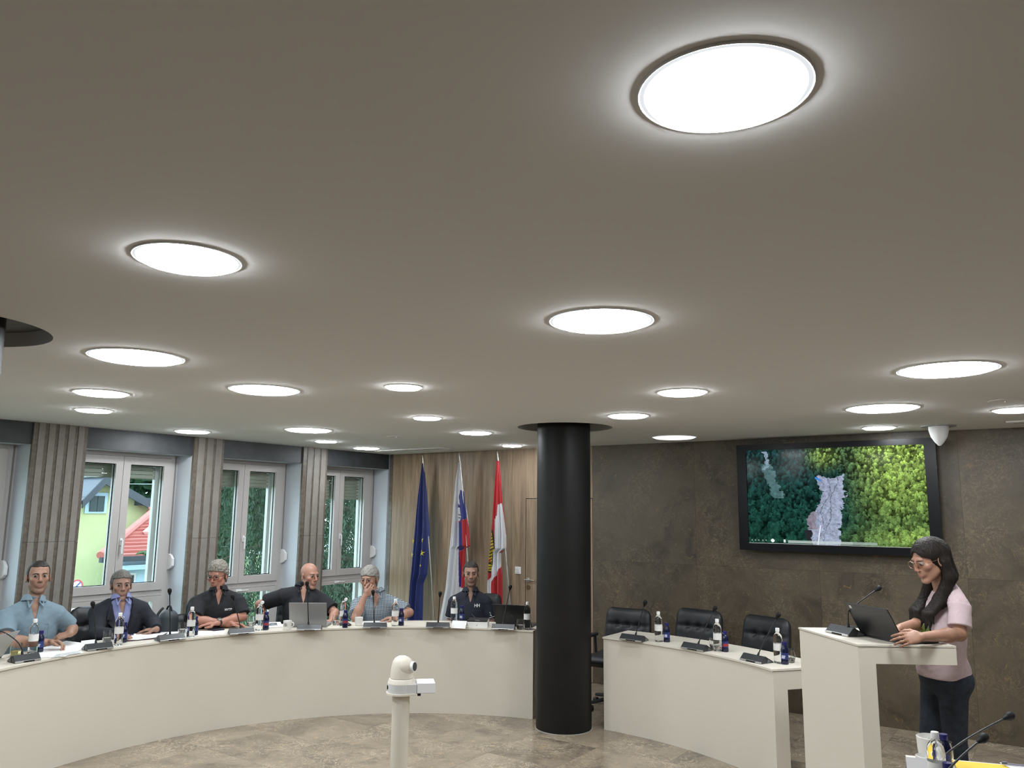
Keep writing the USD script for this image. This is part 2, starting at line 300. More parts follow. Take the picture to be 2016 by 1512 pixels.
for k, ((a, b), gl, gr, mu, sh) in enumerate(WIN):
    w = thing('window_%d' % (k+1), wname[k], 'window', (XF, (a+b)/2, 0), kind='structure')
    part(w, 'frame', cat(ringbox(a, b, .06, 2.34, a+.045, b-.075, .10, 2.302, XF-.07, XF), box(XF-.07, XF, a+.045, b-.075, .925, .975)), PVC, world=True)
    for (g0, g1), (s0, s1) in ((gl, (a+.047, mu-.002)), (gr, (mu+.002, b-.077))):
        s = part(w, 'sash', ringbox(s0, s1, .98, 2.298, g0, g1, 1.058, 2.222, XF-.055, XF+.018), PVC, world=True)
        part(s, 'pane', box(XF-.026, XF-.020, g0-.003, g1+.003, 1.055, 2.225), PANE, world=True)
        part(s, 'gasket', ringbox(g0-.001, g1+.001, 1.057, 2.223, g0+.006, g1-.006, 1.064, 2.216, XF-.019, XF-.012), BLACKM, world=True)
    s = part(w, 'lower_light', ringbox(a+.047, b-.077, .105, .922, a+.12, b-.168, .19, .872, XF-.055, XF+.012), PVC, world=True)
    part(s, 'pane', box(XF-.026, XF-.020, a+.118, b-.166, .188, .874), PANE, world=True)
    part(s, 'tilt_handle', cat(box(XF+.012, XF+.03, mu-.02, mu+.05, .888, .912, .003), box(XF+.026, XF+.036, mu+.0, mu+.14, .895, .906, .003)), PAPER, world=True)
    part(w, 'handle', cat(box(XF+.018, XF+.030, mu+.022, mu+.048, 1.43, 1.50, .003), box(XF+.030, XF+.055, mu+.028, mu+.042, 1.47, 1.484), box(XF+.046, XF+.058, mu+.026, mu+.044, 1.35, 1.486, .004)), PAPER, world=True)
    nsl = int((2.335-sh)/.041)
    part(w, 'roller_shutter', cat(*[box(XF-.135, XF-.122, a+.05, b-.085, 2.335-.041*(i+1)+.003, 2.335-.041*i, .003) for i in range(nsl)], box(XF-.137, XF-.120, a+.05, b-.085, sh, 2.335-.041*nsl, .002)), SHUT, world=True, kind='stuff')
    part(w, 'shutter_rail', box(XF-.15, XF-.105, b-.178, b-.118, .1, 2.32), PVC, world=True)
    part(w, 'shutter_rail', box(XF-.15, XF-.105, a+.04, a+.085, .1, 2.32), PVC, world=True)
    part(w, 'shutter_belt', box(XF+.006, XF+.010, b-.030, b-.018, 1.31, 2.33), pbr('grey_belt', (.20, .20, .20), .8), world=True)
    part(w, 'belt_winder', prism([(XF, 1.17), (XF+.055, 1.19), (XF+.085, 1.215), (XF+.085, 1.285), (XF+.04, 1.325), (XF, 1.335)], 0, .026).apply_transform(np.array([[1, 0, 0, 0], [0, 0, -1, b-.008], [0, 1, 0, 0], [0, 0, 0, 1.]])), PAPER, world=True)

# columns
def column(xy, label, front):
    c = thing('column', label, 'column', (*xy, 0), kind='structure')
    m = lathe([(0, 0), (.236, 0), (.236, .0), (.236, CZ+.068), (0, CZ+.068)], 72)
    part(c, 'shaft', m, COLM, 40)
    part(c, 'floor_joint', lathe([(.236, 0), (.243, 0), (.243, .003), (.236, .004)], 60), pbr('sealant', (.35, .34, .31), .5))
column(COL1, 'round blackened steel column between the two curved tables', 0)
column(COL2, 'round dark column cut by the left edge of the picture', 0)

# ceiling lamps
LM = [(-.435, 1.262, .30, 'nearest and biggest looking round lamp, upper right of the ceiling'), (-2.085, 1.303, .307, 'round ceiling lamp at upper left, second nearest to the viewer'), (-1.423, 2.637, .405, 'large round ceiling lamp straight below the nearest lamp, mid ceiling'),
      (-3.694, 2.077, .445, 'large round ceiling lamp right of the dark recess at the left edge'), (-4.034, 3.104, .430, 'large round ceiling lamp above and between the second and third windows'), (-5.072, 2.637, .335, 'middle sized round lamp below the large one, upper of a close pair at far left'),
      (-6.04, 3.097, .264, 'small round lamp over the first striped pier, lower of a close pair'), (-6.876, 4.485, .327, 'round lamp close to the window wall over the second striped pier'), (-5.752, 4.945, .432, 'wide round lamp over the third window in the left part of the ceiling'),
      (-3.21, 3.468, .224, 'small round lamp standing alone above the white camera post'), (-4.137, 4.756, .231, 'small round lamp directly above the white flag'), (-4.536, 5.909, .313, 'round lamp above the red and white flag, left of the black column'),
      (-5.075, 7.289, .230, 'smallest round lamp just above the oak wall'), (-6.556, 5.891, .238, 'small round lamp above the third striped pier'), (-6.841, 6.778, .318, 'round lamp above the window nearest the corner'),
      (-1.88, 4.509, .302, 'round lamp right of the black column, upper of the pair near it'), (-2.70, 5.419, .311, 'round lamp just right of the column recess'), (-3.099, 7.206, .432, 'pale dimmed round lamp over the marble wall right of the column'),
      (-.448, 4.469, .470, 'large round lamp at the right above the wall screen'), (-1.001, 5.892, .470, 'large round lamp just over the top of the wall screen'), (-1.263, 7.215, .265, 'small round lamp close to the marble wall above the screen'),
      (-.243, 6.434, .30, 'round lamp cut by the right edge of the picture')]
LM += [(x, y, d, None) for x, y, d in ((-4.9, .6, .31), (-6.2, 1.1, .43), (-6.3, -1.2, .31), (-3.1, -1.4, .31), (1.4, 2.9, .31), (2.2, 4.6, .43), (1.3, 6.5, .31))]
for i, (x, y, d, lab) in enumerate(LM):
    R = d/2
    t = thing('ceiling_lamp', lab or 'round flush ceiling lamp outside the view', 'ceiling lamp', (x, y, CZ), group=None if lab else 'lamps outside the view')
    part(t, 'rim', lathe([(R*.975, 0), (R*.975, -.004), (R*.985, -.0055), (R*.994, -.0055), (R, -.002), (R, 0)][::-1], 56), RIMM, 50)
    part(t, 'edge_ring', lathe([(R*.924, 0), (R*.924, -.0045), (R*.974, -.0035), (R*.974, 0)][::-1], 56), GLOWM, 50)
    part(t, 'diffuser', lathe([(R*.924, 0), (R*.924, -.005), (R*.90, -.011), (R*.84, -.0155), (R*.5, -.019), (0, -.0195)][::-1], 48), LAMPD if i == 17 else LAMPM, 50)

# small things on the ceiling
t = thing('air_vent', 'white slot air vent in the ceiling in front of the oak wall', 'air vent', (-6.5, 7.22, CZ))
part(t, 'frame', ringbox(-.10, .10, -.55, .55, -.03, .03, -.50, .50, 0, 1).apply_transform(np.array([[0, 0, 1, 0], [0, 1, 0, 0], [.012, 0, 0, -.012], [0, 0, 0, 1.]])), CEIL)
part(t, 'slot', box(-.50, .50, -.03, .03, -.004, -.001), BLACKM)
t2 = thing('air_vent', 'white slot air vent in the ceiling at the right edge, above the marble wall', 'air vent', (.20, 7.30, CZ))
part(t2, 'frame', ringbox(-.10, .10, -.55, .55, -.03, .03, -.50, .50, 0, 1).apply_transform(np.array([[0, 0, 1, 0], [0, 1, 0, 0], [.012, 0, 0, -.012], [0, 0, 0, 1.]])), CEIL)
part(t2, 'slot', box(-.50, .50, -.03, .03, -.004, -.001), BLACKM)
for p, l in (((-5.517, 5.877), 'flush round cover plate in the ceiling above the last window'), ((-.279, 5.913), 'flush round cover plate in the ceiling at the right edge')):
    t = thing('ceiling_cover', l, 'cover plate', (*p, CZ)); part(t, 'plate', disc(.10, -.004, 0, 36), CEIL); part(t, 'pin', disc(.006, -.010, -.004, 12), SILVER)
t = thing('ceiling_sensor', 'white cone shaped sensor hanging from the ceiling above the screen corner', 'sensor', (-.83, 7.32, CZ))
part(t, 'base_plate', disc(.13, -.008, 0, 40), pbr('grey_plate', (.30, .31, .32), .5)); part(t, 'cone', lathe([(0, -.165), (.012, -.162), (.035, -.135), (.062, -.09), (.075, -.04), (.076, -.008), (0, -.008)], 32), PAPER, 40)

# ---------------- wall screen ----------------
tv = thing('wall_screen', 'large black framed wall screen showing a forested gorge with a grey river', 'television', (-1.77, YB, 1.95))
ya = 7.635
part(tv, 'frame', cat(ringbox(-2.636, -.900, 1.458, 2.462, -2.545, -.990, 1.525, 2.409, 0, 1).apply_transform(np.array([[0, 1, 0, 0], [.055, 0, 0, ya], [0, 0, 1, 0], [0, 0, 0, 1.]])), box(-2.60, -.93, ya+.05, ya+.085, 1.50, 2.43)), pbr('screen_frame_black', (.003, .0035, .005), .3, specular_ior_level=.3), world=True)
part(tv, 'wall_bracket', box(-2.2, -1.3, ya+.08, YB, 1.7, 2.2), BLACKM, world=True)
def gorge(W=500, H=284):
    rs = np.random.default_rng(11); X, Y = np.meshgrid((np.arange(W)+.5)/W, (np.arange(H)+.5)/H)
    n1 = meshkit.fbm(np.stack([X*9, Y*6, 0*X], -1), 5, 2); n2 = meshkit.fbm(np.stack([X*70, Y*42, 0*X], -1), 4, 9); n3 = meshkit.noise(np.stack([X*230, Y*130, 0*X], -1), 3)
    def tone(x, y):        # foliage of the film: cool and dark at the left, sunny yellow-green at the upper right
        s = np.clip((x-.52)/.32, 0, 1); s = s*s*(3-2*s); sun = s*np.clip(1.15-1.15*y-.5*np.clip(.62-x, 0, 1), 0, 1)+.8*np.exp(-((x-.47)/.08)**2-((y-.09)/.11)**2); low = np.exp(-((y-.95)/.10)**2)*np.clip((x-.5)*2.2, 0, 1)*.55
        sun = sun+low; return np.stack([.005+.19*sun, .026+.27*sun, .017+.040*sun+.010*(1-s)*(1-y)], -1)
    img = tone(X, Y)*(.15+.35*n1[..., None])
    cr = sorted([(y, rs.random(), rs.uniform(.45, 1.15), rs.uniform(.45, 1.7)) for y in rs.random(3000)*1.10-.03])
    for cy, cx, sz, br in cr:
        rx = .017*sz*(.65+.75*cy); ry = rx*1.9*rs.uniform(.9, 1.6); gain = 1+.5*rs.random()
        i0, i1, j0, j1 = max(int((cy-ry)*H), 0), min(int((cy+ry)*H)+1, H), max(int((cx-rx)*W), 0), min(int((cx+rx)*W)+1, W)
        if i1 <= i0 or j1 <= j0: continue
        x, y = (X[i0:i1, j0:j1]-cx)/rx, (Y[i0:i1, j0:j1]-cy)/ry; a, b = n2[i0:i1, j0:j1], n3[i0:i1, j0:j1]; d = x*x*(1.25-.55*y)+y*y+2.2*(a-.5)+.9*(b-.5)
        sh = np.clip(.85-1.05*y-.35*x, .05, 2.)*(.25+1.5*a)*(.55+.9*b)*gain; m = d < .8; img[i0:i1, j0:j1][m] = (tone(np.float64(cx), np.float64(min(max(cy, 0), 1)))*br*sh[..., None])[m]
    ed = np.array([(.2, .40, .575), (.37, .42, .56), (.45, .45, .567), (.5, .447, .57), (.61, .42, .555), (.70, .36, .542), (.78, .35, .54), (.9, .37, .533), (1., .375, .53)])
    lo, hi = np.interp(Y, ed[:, 0], ed[:, 1]), np.interp(Y, ed[:, 0], ed[:, 2]); wob = (n2-.5)*.05; vt = np.interp(X, [.38, .44, .5, .54, .58], [.255, .30, .325, .31, .255])+wob
    riv = (X > lo+wob) & (X < hi+wob) & (Y > vt); rc = np.stack([.36+0*X, .41+0*X, .55+0*X], -1)*(.45+.75*n2[..., None]+.35*(n3[..., None]-.5))
    for off, am, ph in ((.49, .016, 0), (.525, .01, 2.)): rc[np.abs(X-(off-.13*(Y-.35)+am*np.sin(Y*17+ph)+(n2-.5)*.02)) < .0022] *= .4
    img[riv] = rc[riv]; lf = riv & (X < .405+wob) & (Y > .66) & (Y < .84); img[lf] = (np.array((.27, .24, .30))*(.4+.9*n2[..., None]))[lf]
    dk = (np.abs(X-.357-(n2-.5)*.03) < .016) & (np.abs(Y-.90) < .05); img[dk] = (.02, .02, .025)
    img[(Y > .80) & (np.abs(X-(.425-.10*(Y-.82))) < .0030)] = (.75, .80, .88)
    img[(np.abs(X-.425) < .018) & (np.abs(Y-.325-(X-.425)*.9) < .011)] = (.05, .22, .62)
    wf_ = np.abs(X-.105-.028*np.sin(Y*14)-(n2-.5)*.05) < .008; wf_ &= (Y > .02) & (Y < .22); img[wf_] = (.22, .30, .38)
    gr_ = (np.abs(X-.13-.18*(Y-.2)-(n2-.5)*.06) < .030) & (Y > .16) & (Y < .52); img[gr_] = img[gr_]*.5+(np.array((.075, .14, .15))*(.4+n2[..., None]))[gr_]
    bar = (Y > .957) & (Y < .985) & (X > .235) & (X < .73); img[bar] = img[bar]*.4+np.array((.24, .29, .27)); img[bar & (X < .60)] += .10; img[Y > .993] = img[Y > .993]*.3+.35
    img[(X-.145)**2+((Y-.965)*.57)**2 < .0105**2] = (.85, .95, .9)
    for px in (.213, .220): img[(np.abs(X-px) < .0022) & (np.abs(Y-.965) < .016)] = (.8, .9, .85)
    for px in (.02, .04, .06, .085, .105): img[(X-px)**2+((Y-.965)*.57)**2 < .0045**2] = (.22, .28, .25)
    return img
img = gorge(); H_, W_ = img.shape[:2]
gx, gz = np.meshgrid(np.linspace(-2.545, -.990, W_), np.linspace(2.409, 1.525, H_))
sv = np.stack([gx, np.full_like(gx, ya+.012), gz], -1).reshape(-1, 3); q = np.arange(H_*W_).reshape(H_, W_)
sf = np.concatenate([np.stack([q[:-1, :-1], q[1:, :-1], q[1:, 1:]], -1).reshape(-1, 3), np.stack([q[:-1, :-1], q[1:, 1:], q[:-1, 1:]], -1).reshape(-1, 3)])
SCREENM = usdkit.material(stage, '/World/Looks/lit_screen', {'a': ('attribute', {'attribute': 'tint'}), 'e': ('emission', {'strength': .56}), 'g': ('glossy_bsdf', {'color': (.009, .009, .009), 'roughness': .12}), 's': ('add_closure', {})},
                          [('a.color', 'e.color'), ('e.emission', 's.closure1'), ('g.BSDF', 's.closure2')], surface='s.closure')
part(tv, 'lit_screen', trimesh.Trimesh(sv, sf, process=False), SCREENM, col=img.reshape(-1, 3), world=True)
# ---------------- curved tables, lectern ----------------
TZ = .75
def curved_table(label, a0, a1, rb):
    t = thing('conference_table', label, 'table', tuple(ring((a0+a1)/2, 2.9)))
    part(t, 'front_panel', arcbox(2.664, 2.775, a0, a1, 0, TZ-.018), WHITE, 30, world=True)
    part(t, 'tabletop', arcbox(2.652, rb, a0-.08, a1+.08, TZ-.014, TZ), WHITE, 30, world=True)
    part(t, 'shadow_gap', arcbox(2.672, rb-.02, a0+.1, a1-.1, TZ-.018, TZ-.014), BLACKM, 30, world=True)
    part(t, 'apron', arcbox(2.775, rb-.008, a0, a1, TZ-.14, TZ-.018), WHITE, 30, world=True)
    return t
curved_table('long white curved conference table where the six men sit', 104.4, 232., 3.085)
curved_table('shorter white curved table with three empty chairs right of the column', 53.05, 90.0, 3.14)
PZ = 1.10
pA, pB, pC = Zp(1573.6, 1235, PZ), Zp(1688.8, 1268.3, PZ), Zp(1882, 1271.5, PZ); pD = pA+pC-pB
t = thing('lectern', 'white angular speaker lectern with open underside at the right', 'lectern', ((pA+pC)[0]/2, (pA+pC)[1]/2, 0))
w_ = (pC-pB)[:2]; w_ = w_*(.092/np.linalg.norm(w_))
q = lambda *P: Polygon([tuple(p[:2]) for p in P])
part(t, 'front_panel', prism(q(pA, pB, pB+[*w_, 0], pA+[*w_, 0]), 0, PZ-.014), WHITE, world=True)
part(t, 'top_beam', prism(q(pA+[*w_, 0], pB+[*w_, 0], pC, pD), PZ-.102, PZ-.014), WHITE, world=True)
e_ = (pA-pB)/np.linalg.norm(pA-pB)*.004
part(t, 'top', prism(q(pA-[*w_*.05, 0]+e_, pB-[*w_*.05, 0]-e_, pC-e_*.2, pD), PZ-.011, PZ), WHITE, world=True)
part(t, 'shadow_gap', prism(q(pA+[*w_*.06, 0], pB+[*w_*.06, 0], pC-[*w_*.1, 0], pD-[*w_*.1, 0]), PZ-.014, PZ-.011), BLACKM, world=True)

# ---------------- camera post ----------------
pc = Dp(790.5, 1340, 4.70); CXY = pc[:2]
t = thing('camera_post', 'white dome camera on a slim white floor post in front of the curved table', 'camera', (*CXY, 0))
part(t, 'post', lathe([(0, 0), (.052, 0), (.052, .012), (.049, .014), (.0515, .73), (0, .73)], 36), WHITE, 40)
zz = .735
S_ = np.eye(4); ang = math.atan2(RIGHT[1], RIGHT[0])+math.radians(10)
R_ = np.array([[math.cos(ang), -math.sin(ang), 0], [math.sin(ang), math.cos(ang), 0], [0, 0, 1]])
loz = Point(0, 0).buffer(.082, 24).union(Polygon([(0, -.075), (.085, -.075), (.085, .075), (0, .075)]))
part(t, 'base_plate', tf(prism(loz.buffer(.006), 0, .010), R_, (0, 0, zz-.005)), WHITE, 40)
b = part(t, 'camera_body', tf(cat(prism(loz, 0, .052)), R_, (0, 0, zz+.005)), pbr('camera_grey_white', (.62, .62, .61), .4), 40)
part(b, 'vent', tf(cat(*[box(-.012, .030, -.0765, -.074, .012+.0075*i, .0145+.0075*i) for i in range(5)]), R_, (0, 0, zz+.008)), GREYB)
part(b, 'socket', tf(rot(disc(.012, 0, .006, 16), -math.pi/2, [0, 1, 0]).apply_translation([-.078, -.015, .03]), R_, (0, 0, zz+.005)), BLACKM)
part(b, 'collar', tf(lathe([(.082, .052), (.080, .058), (.074, .075), (.070, .078), (0, .078)], 40), R_, (0, 0, zz+.005)), WHITE, 40)
hd = part(t, 'dome_head', tf(lathe([(.068, .080), (.066, .11), (.062, .145), (.055, .172), (.042, .192), (.022, .203), (0, .206)], 44), R_, (0, 0, zz+.005)), WHITE, 60)
part(hd, 'lens_turret', tf(sphere((.012, -.012, .14), (.058, .055, .064), 3), R_, (0, 0, zz+.005)), WHITE, True)
ld = np.array([.86, -.50, .05]); ld /= np.linalg.norm(ld)
part(hd, 'lens_ring', tf(tube([ld*.052, ld*.070], .030, 28).apply_translation([.012, -.012, .145]), R_, (0, 0, zz+.005)), PAPER, 40)
part(hd, 'lens', tf(tube([ld*.060, ld*.0725], .0245, 28).apply_translation([.012, -.012, .145]), R_, (0, 0, zz+.005)), pbr('dark_lens', (.012, .014, .018), .08), 40)
part(t, 'side_box', tf(bevbox(.108, .125, .058, .003).apply_translation([.141, -.008, .030]), R_, (0, 0, zz+.005)), PAPER)
part(t, 'cable_clip', tf(box(.088, .112, -.06, -.04, -.012, .0), R_, (0, 0, zz+.003)), BLACKM)

# ---------------- microphones ----------------
def microphone(label, L, Rr, stem, head, z=TZ, curve=None, dd=.04, scale=1., headdepth=None):
    a, b = Zp(*L, z), Zp(*Rr, z); ax = (b-a)/np.linalg.norm(b-a); W = min(max(np.linalg.norm(b-a), .15), .235)*scale; ay = np.array([-ax[1], ax[0], 0]); c = (a+b)/2
    if ay@(c-EYEP) < 0: ay = -ay
    R = np.stack([ax, ay, [0, 0, 1]], 1)
    t = thing('desk_microphone', label, 'microphone', (c[0], c[1], z+.001))
    prof = [(0, .006), (.0, .013), (.034, .047), (.047, .047), (.130, .006)]
    v = [(sx*W/2*(1. if y < .06 else .93), y, zz) for sx in (-1, 1) for y, zz in prof+[(.130, 0), (.004, 0)]]
    m = trimesh.convex.convex_hull(np.array(v)); part(t, 'base', tf(m, R, (0, 0, 0)), GREYB)
    part(t, 'front_strip', tf(bevbox(W, .010, .012, .002).apply_translation([0, -.003, .007]), R, (0, 0, 0)), SILVER)
    part(t, 'strip_grip', tf(box(-W*.18, W*.24, -.010, -.007, .003, .010), R, (0, 0, 0)), BLACKM)
    for s in (-1, 1): part(t, 'end_plate', tf(trimesh.convex.convex_hull(np.array([(s*W*.47, .13, .004), (s*W*.505, .06, .003), (s*W*.505, .068, .027), (s*W*.49, .06, .003), (s*W*.49, .068, .027)])), R, (0, 0, 0)), pbr('grey_plastic', (.13, .135, .14), .4))
    s0 = Zp(*stem, z+.045); dep = (s0-EYEP)@FWD
    h = Dp(*head, (headdepth or dep)+dd); o = np.array([c[0], c[1], z+.001]); s0 = s0-o; h = h-o
    # seat the stem on the ridge of the base
    l = R.T @ s0; l[1] = .042; l[2] = .044; l[0] = np.clip(l[0], -W*.45, W*.45); s0 = R @ l
    mid = s0+np.array([0, 0, np.linalg.norm(h-s0)*.42]) if curve is None else Dp(*curve, dep)-o
    if curve is None: mid = s0+(h-s0)*.35+np.array([0, 0, .012])
    path = bez(s0, mid, h, n=18) if curve is None else np.vstack([bez(s0, s0+[0, 0, .07], mid, n=10)[:-1], bez(mid, mid+(mid-s0-[0, 0, .05])*.3, h, n=10)])
    part(t, 'stem_socket', tube([s0-[0, 0, .006], s0+(path[2]-s0)*.9], [.010, .006], 12), BLACK, 40)
    part(t, 'gooseneck', tube(path, .0042, 8), BLACK, True)
    d = path[-1]-path[-2]; d /= np.linalg.norm(d)
    part(t, 'microphone_head', cat(tube([h-d*.022, h-d*.006], [.006, .0115], 14), tube([h-d*.006, h, h+d*.010, h+d*.022, h+d*.029, h+d*.032], [.0115, .0145, .0165, .0155, .010, .002], 14)), BLACKM, 50)
    return t
MICS = [('microphone at the left edge with its neck bent out of the picture', (29, 1307), (80, 1300), (48, 1290.5), (-40, 1226), (20, 1252)),
        ('microphone in front of the man in the dark jacket', (172, 1283), (223, 1277), (193, 1268), (183, 1192), None),
        ('microphone standing tall before the grey rucksack and window reveal', (315, 1264.4), (365, 1259), (337.7, 1250), (334, 1166), None),
        ('microphone in front of the grey haired man with dark glasses', (452.4, 1251), (501, 1247.7), (475.2, 1238), (458.5, 1177), None),
        ('microphone in front of the silver laptop of the bald man', (584, 1242), (632, 1241.8), (607.5, 1230), (604.5, 1151), None),
        ('microphone in front of the man in the checked shirt', (714.6, 1237.6), (760.5, 1237.6), (737, 1226), (734.5, 1168), None),
        ('microphone standing before the flags left of the man in navy', (838.5, 1237), (884.3, 1237.5), (861.8, 1227), (866.4, 1171), None),
        ('microphone in front of the open black laptop by the column', (967.6, 1240), (1012, 1241.4), (991.2, 1228), (1004, 1158), None),
        ('microphone before the first empty chair right of the column', (1219.6, 1259.4), (1262.5, 1265), (1244.6, 1252), (1269.5, 1189), None),
        ('microphone before the middle empty chair', (1340.5, 1276.5), (1384.5, 1284), (1369, 1269), (1406.5, 1200), None),
        ('microphone before the empty chair beside the lectern', (1457.4, 1299), (1499, 1308), (1485.4, 1291.5), (1531, 1214), None)]
for lab, L, R2, st, hd, cv in MICS: microphone(lab, L, R2, st, hd, curve=cv)
microphone('microphone on the lectern in front of the speaker', (1626, 1244.5), (1671, 1254.5), (1653.7, 1236.5), (1727, 1160), z=PZ, curve=(1670, 1204), dd=.10)

# ---------------- bottles, glasses, cups ----------------
def water_bottle(label, p, opened=False, lab=True):
    t = thing('water_bottle', label, 'bottle', p)
    part(t, 'body', lathe([(0, .003), (.020, 0), (.031, .006), (.0325, .03), (.0305, .045), (.0325, .06), (.0325, .085), (.0318, .09), (.0318, .135), (.0325, .14), (.031, .150), (.0325, .160), (.031, .170), (.0315, .178), (.028, .192), (.020, .206), (.0135, .213), (.0125, .224), (0, .224)], 28), CLEARP, 50)
    part(t, 'paper_label', lathe([(.0325, .088), (.0326, .090), (.0326, .134), (.0325, .136)], 28), pbr('bottle_label', (.74, .73, .71), .5), 40)
    if not opened: part(t, 'cap', lathe([(.0135, .216), (.0145, .218), (.0145, .238), (.013, .241), (0, .241)], 20), PAPER, 40)
    else:
        part(t, 'cap', tf(lathe([(0, 0), (.0145, 0), (.0145, .020), (.013, .023), (0, .023)], 20), np.stack([[0, 0, 1], RIGHT*[1, 1, 0], -FWD*[1, 1, 0]], 1)/1., RIGHT*[.020, .020, 0]+[0, 0, .236]), PAPER, 40, label='white cap hanging open on its strap')
        part(t, 'neck_ring', lathe([(.0125, .212), (.0165, .214), (.0165, .218), (.0125, .220)], 20), PAPER, 40)
    return t
def juice_bottle(label, p, red=False):
    t = thing('juice_bottle', label, 'bottle', p)
    part(t, 'body', lathe([(0, 0), (.0235, 0), (.026, .004), (.026, .030), (.0245, .036), (.0245, .075), (.026, .082), (.025, .100), (.019, .118), (.0145, .126), (.014, .132), (0, .132)], 24), NAVYG, 50)
    part(t, 'sleeve', lathe([(.0250, .034), (.0253, .036), (.0253, .076), (.0250, .078)], 24), NAVYL, 40)
    vw = EYEP[:2]-np.array(p[:2]); a = math.degrees(math.atan2(vw[1], vw[0]))
    lb = lathe([(.0254, .040), (.0256, .041), (.0256, .060), (.0254, .061)], 24)
    k = lb.triangles_center; an = (np.degrees(np.arctan2(k[:, 1], k[:, 0]))-a-(10 if red else -25)+180) % 360-180; lb.update_faces(np.abs(an) < (55 if red else 30))
    part(t, 'badge', lb, pbr('red_badge', (.30, .03, .035), .4) if red else pbr('white_badge', (.45, .48, .6), .5))
    part(t, 'cap', lathe([(.014, .128), (.0175, .130), (.0175, .148), (.016, .152), (0, .152)], 20), pbr('indigo_cap', (.016, .014, .11), .3), 40)
    return t
def tumbler(label, p, fill=None):
    t = thing('drinking_glass', label, 'glass', p)
    part(t, 'bowl', lathe([(0, 0), (.024, 0), (.031, .006), (.0355, .03), (.0365, .05), (.034, .092), (.0328, .092), (.0350, .05), (.034, .03), (.029, .010), (0, .008)], 28), GLASSM, 50)
    if fill: part(t, 'drink', lathe([(0, .009), (.0285, .011), (.0335, .03), (.034, .038), (0, .038)], 24), fill, 40)
    return t
def at(x, y, z=TZ, up=.0): p = Zp(x, y, z); p[2] += up; return p
UPW = [0, 0, .001]
for lab, x, y, op in (('capped water bottle before the man in the light blue shirt', 63, 1287, 0), ('capped water bottle before the man in the dark jacket', 231.8, 1270.5, 0), ('capped water bottle at the elbow of the man with dark glasses', 374.6, 1254.5, 0),
                      ('opened water bottle with hanging cap left of the bald man', 509.5, 1241, 1), ('opened water bottle with hanging cap between the silver laptop and the checked shirt', 675, 1232.5, 1), ('capped water bottle at the left forearm of the man in the checked shirt', 777.4, 1232.5, 0),
                      ('capped water bottle in front of the man in navy', 893.6, 1226.5, 0), ('capped water bottle at the table end by the column', 1038, 1239.5, 0), ('capped water bottle between the first two empty chairs', 1297, 1263.5, 0),
                      ('capped water bottle between the second and third empty chairs', 1413.3, 1282.5, 0), ('capped water bottle beside the lectern, last on the right table', 1533, 1305.5, 0)):
    water_bottle(lab, at(x, y)+UPW, op)
for lab, x, y, rd in (('dark blue juice bottle half hidden by the leftmost water bottle', 77, 1284, 0), ('dark blue juice bottle behind the water bottle of the man in the jacket', 243, 1264.5, 0), ('dark blue juice bottle behind the bottle of the man with dark glasses', 383, 1250.5, 0),
                      ('dark blue juice bottle with red badge left of the bald man', 523, 1240, 1), ('dark blue juice bottle with red badge right of the silver laptop', 679, 1235.5, 1), ('dark blue juice bottle at the left arm of the checked shirt', 789.6, 1231.5, 0),
                      ('dark blue juice bottle in front of the man in navy', 909, 1225, 0), ('dark blue juice bottle between the first two empty chairs', 1313, 1263.8, 0), ('dark blue juice bottle with red badge before the third empty chair', 1428, 1283, 1), ('dark blue juice bottle beside the lectern', 1545.5, 1307.5, 0)):
    juice_bottle(lab, at(x, y)+UPW, rd)
YELD = pbr('pale_yellow_drink', (.85, .75, .25), .02, transmission_weight=.8, ior=1.33)
for lab, x, y, fi in (('glass with a little yellow drink at the left edge', 30, 1293, YELD), ('glass in front of the man in the dark jacket', 210.7, 1265.5, CLEARP), ('glass left of the third capped water bottle', 358.6, 1248, CLEARP), ('glass behind the opened bottle left of the bald man', 493, 1233.5, CLEARP),
                      ('glass right of the silver laptop', 661.6, 1230.5, CLEARP), ('glass at the table end by the column', 1024.5, 1239.2, CLEARP), ('glass half hidden by the bottle before the third empty chair', 1406, 1279.5, CLEARP), ('glass next to the lectern behind the last juice bottle', 1556.5, 1304.3, CLEARP)):
    tumbler(lab, at(x, y)+UPW, fi)
def mug(label, p, hang, txt=None, spoon=False, s=1.):
    t = thing('coffee_cup', label, 'cup', p)
    part(t, 'cup', lathe(np.array([(0, .0), (.028, 0), (.031, .004), (.036, .04), (.038, .075), (.0365, .076), (.0345, .04), (.029, .008), (0, .008)])*s, 32), CERAM, 50)
    h = np.array([math.cos(hang), math.sin(hang), 0])*s
    part(t, 'ear', tube(bez(h*.035+[0, 0, .060*s], h*.062+[0, 0, .066*s], h*.064+[0, 0, .026*s], h*.033+[0, 0, .022*s], n=14), .0042*s, 8), CERAM, True)
    if txt:
        u, w = np.array([RIGHT[0], RIGHT[1], 0]), np.array([-FWD[0], -FWD[1], 0]); u /= np.linalg.norm(u); w /= np.linalg.norm(w)
        ms = [tf(box(x0, x1, z0, z1, 0, .0008), np.stack([u, [0, 0, 1], w], 1), w*.0362-u*.005) for z0, z1 in ((.047, .055), (.032, .040)) for x0, x1 in ((-.018, -.016), (-.013, -.008), (-.005, .001), (.004, .010))]
        part(t, 'lettering', cat(*ms), GREYB)
    if spoon: part(t, 'spoon', tube([(-.01, .0, .02), (-.04, -.01, .105)], .002, 6), STEEL)
    return t
ra = math.atan2(RIGHT[1], RIGHT[0])
mug('white cup with dark lettering left of the bald man laptop', at(565.5, 1239.5)+UPW, ra, [('LOG', .045), ('CUP', .032)])
mug('white cup with a spoon left of the checked shirt', at(706, 1232)+UPW, ra+2.2, None, True)

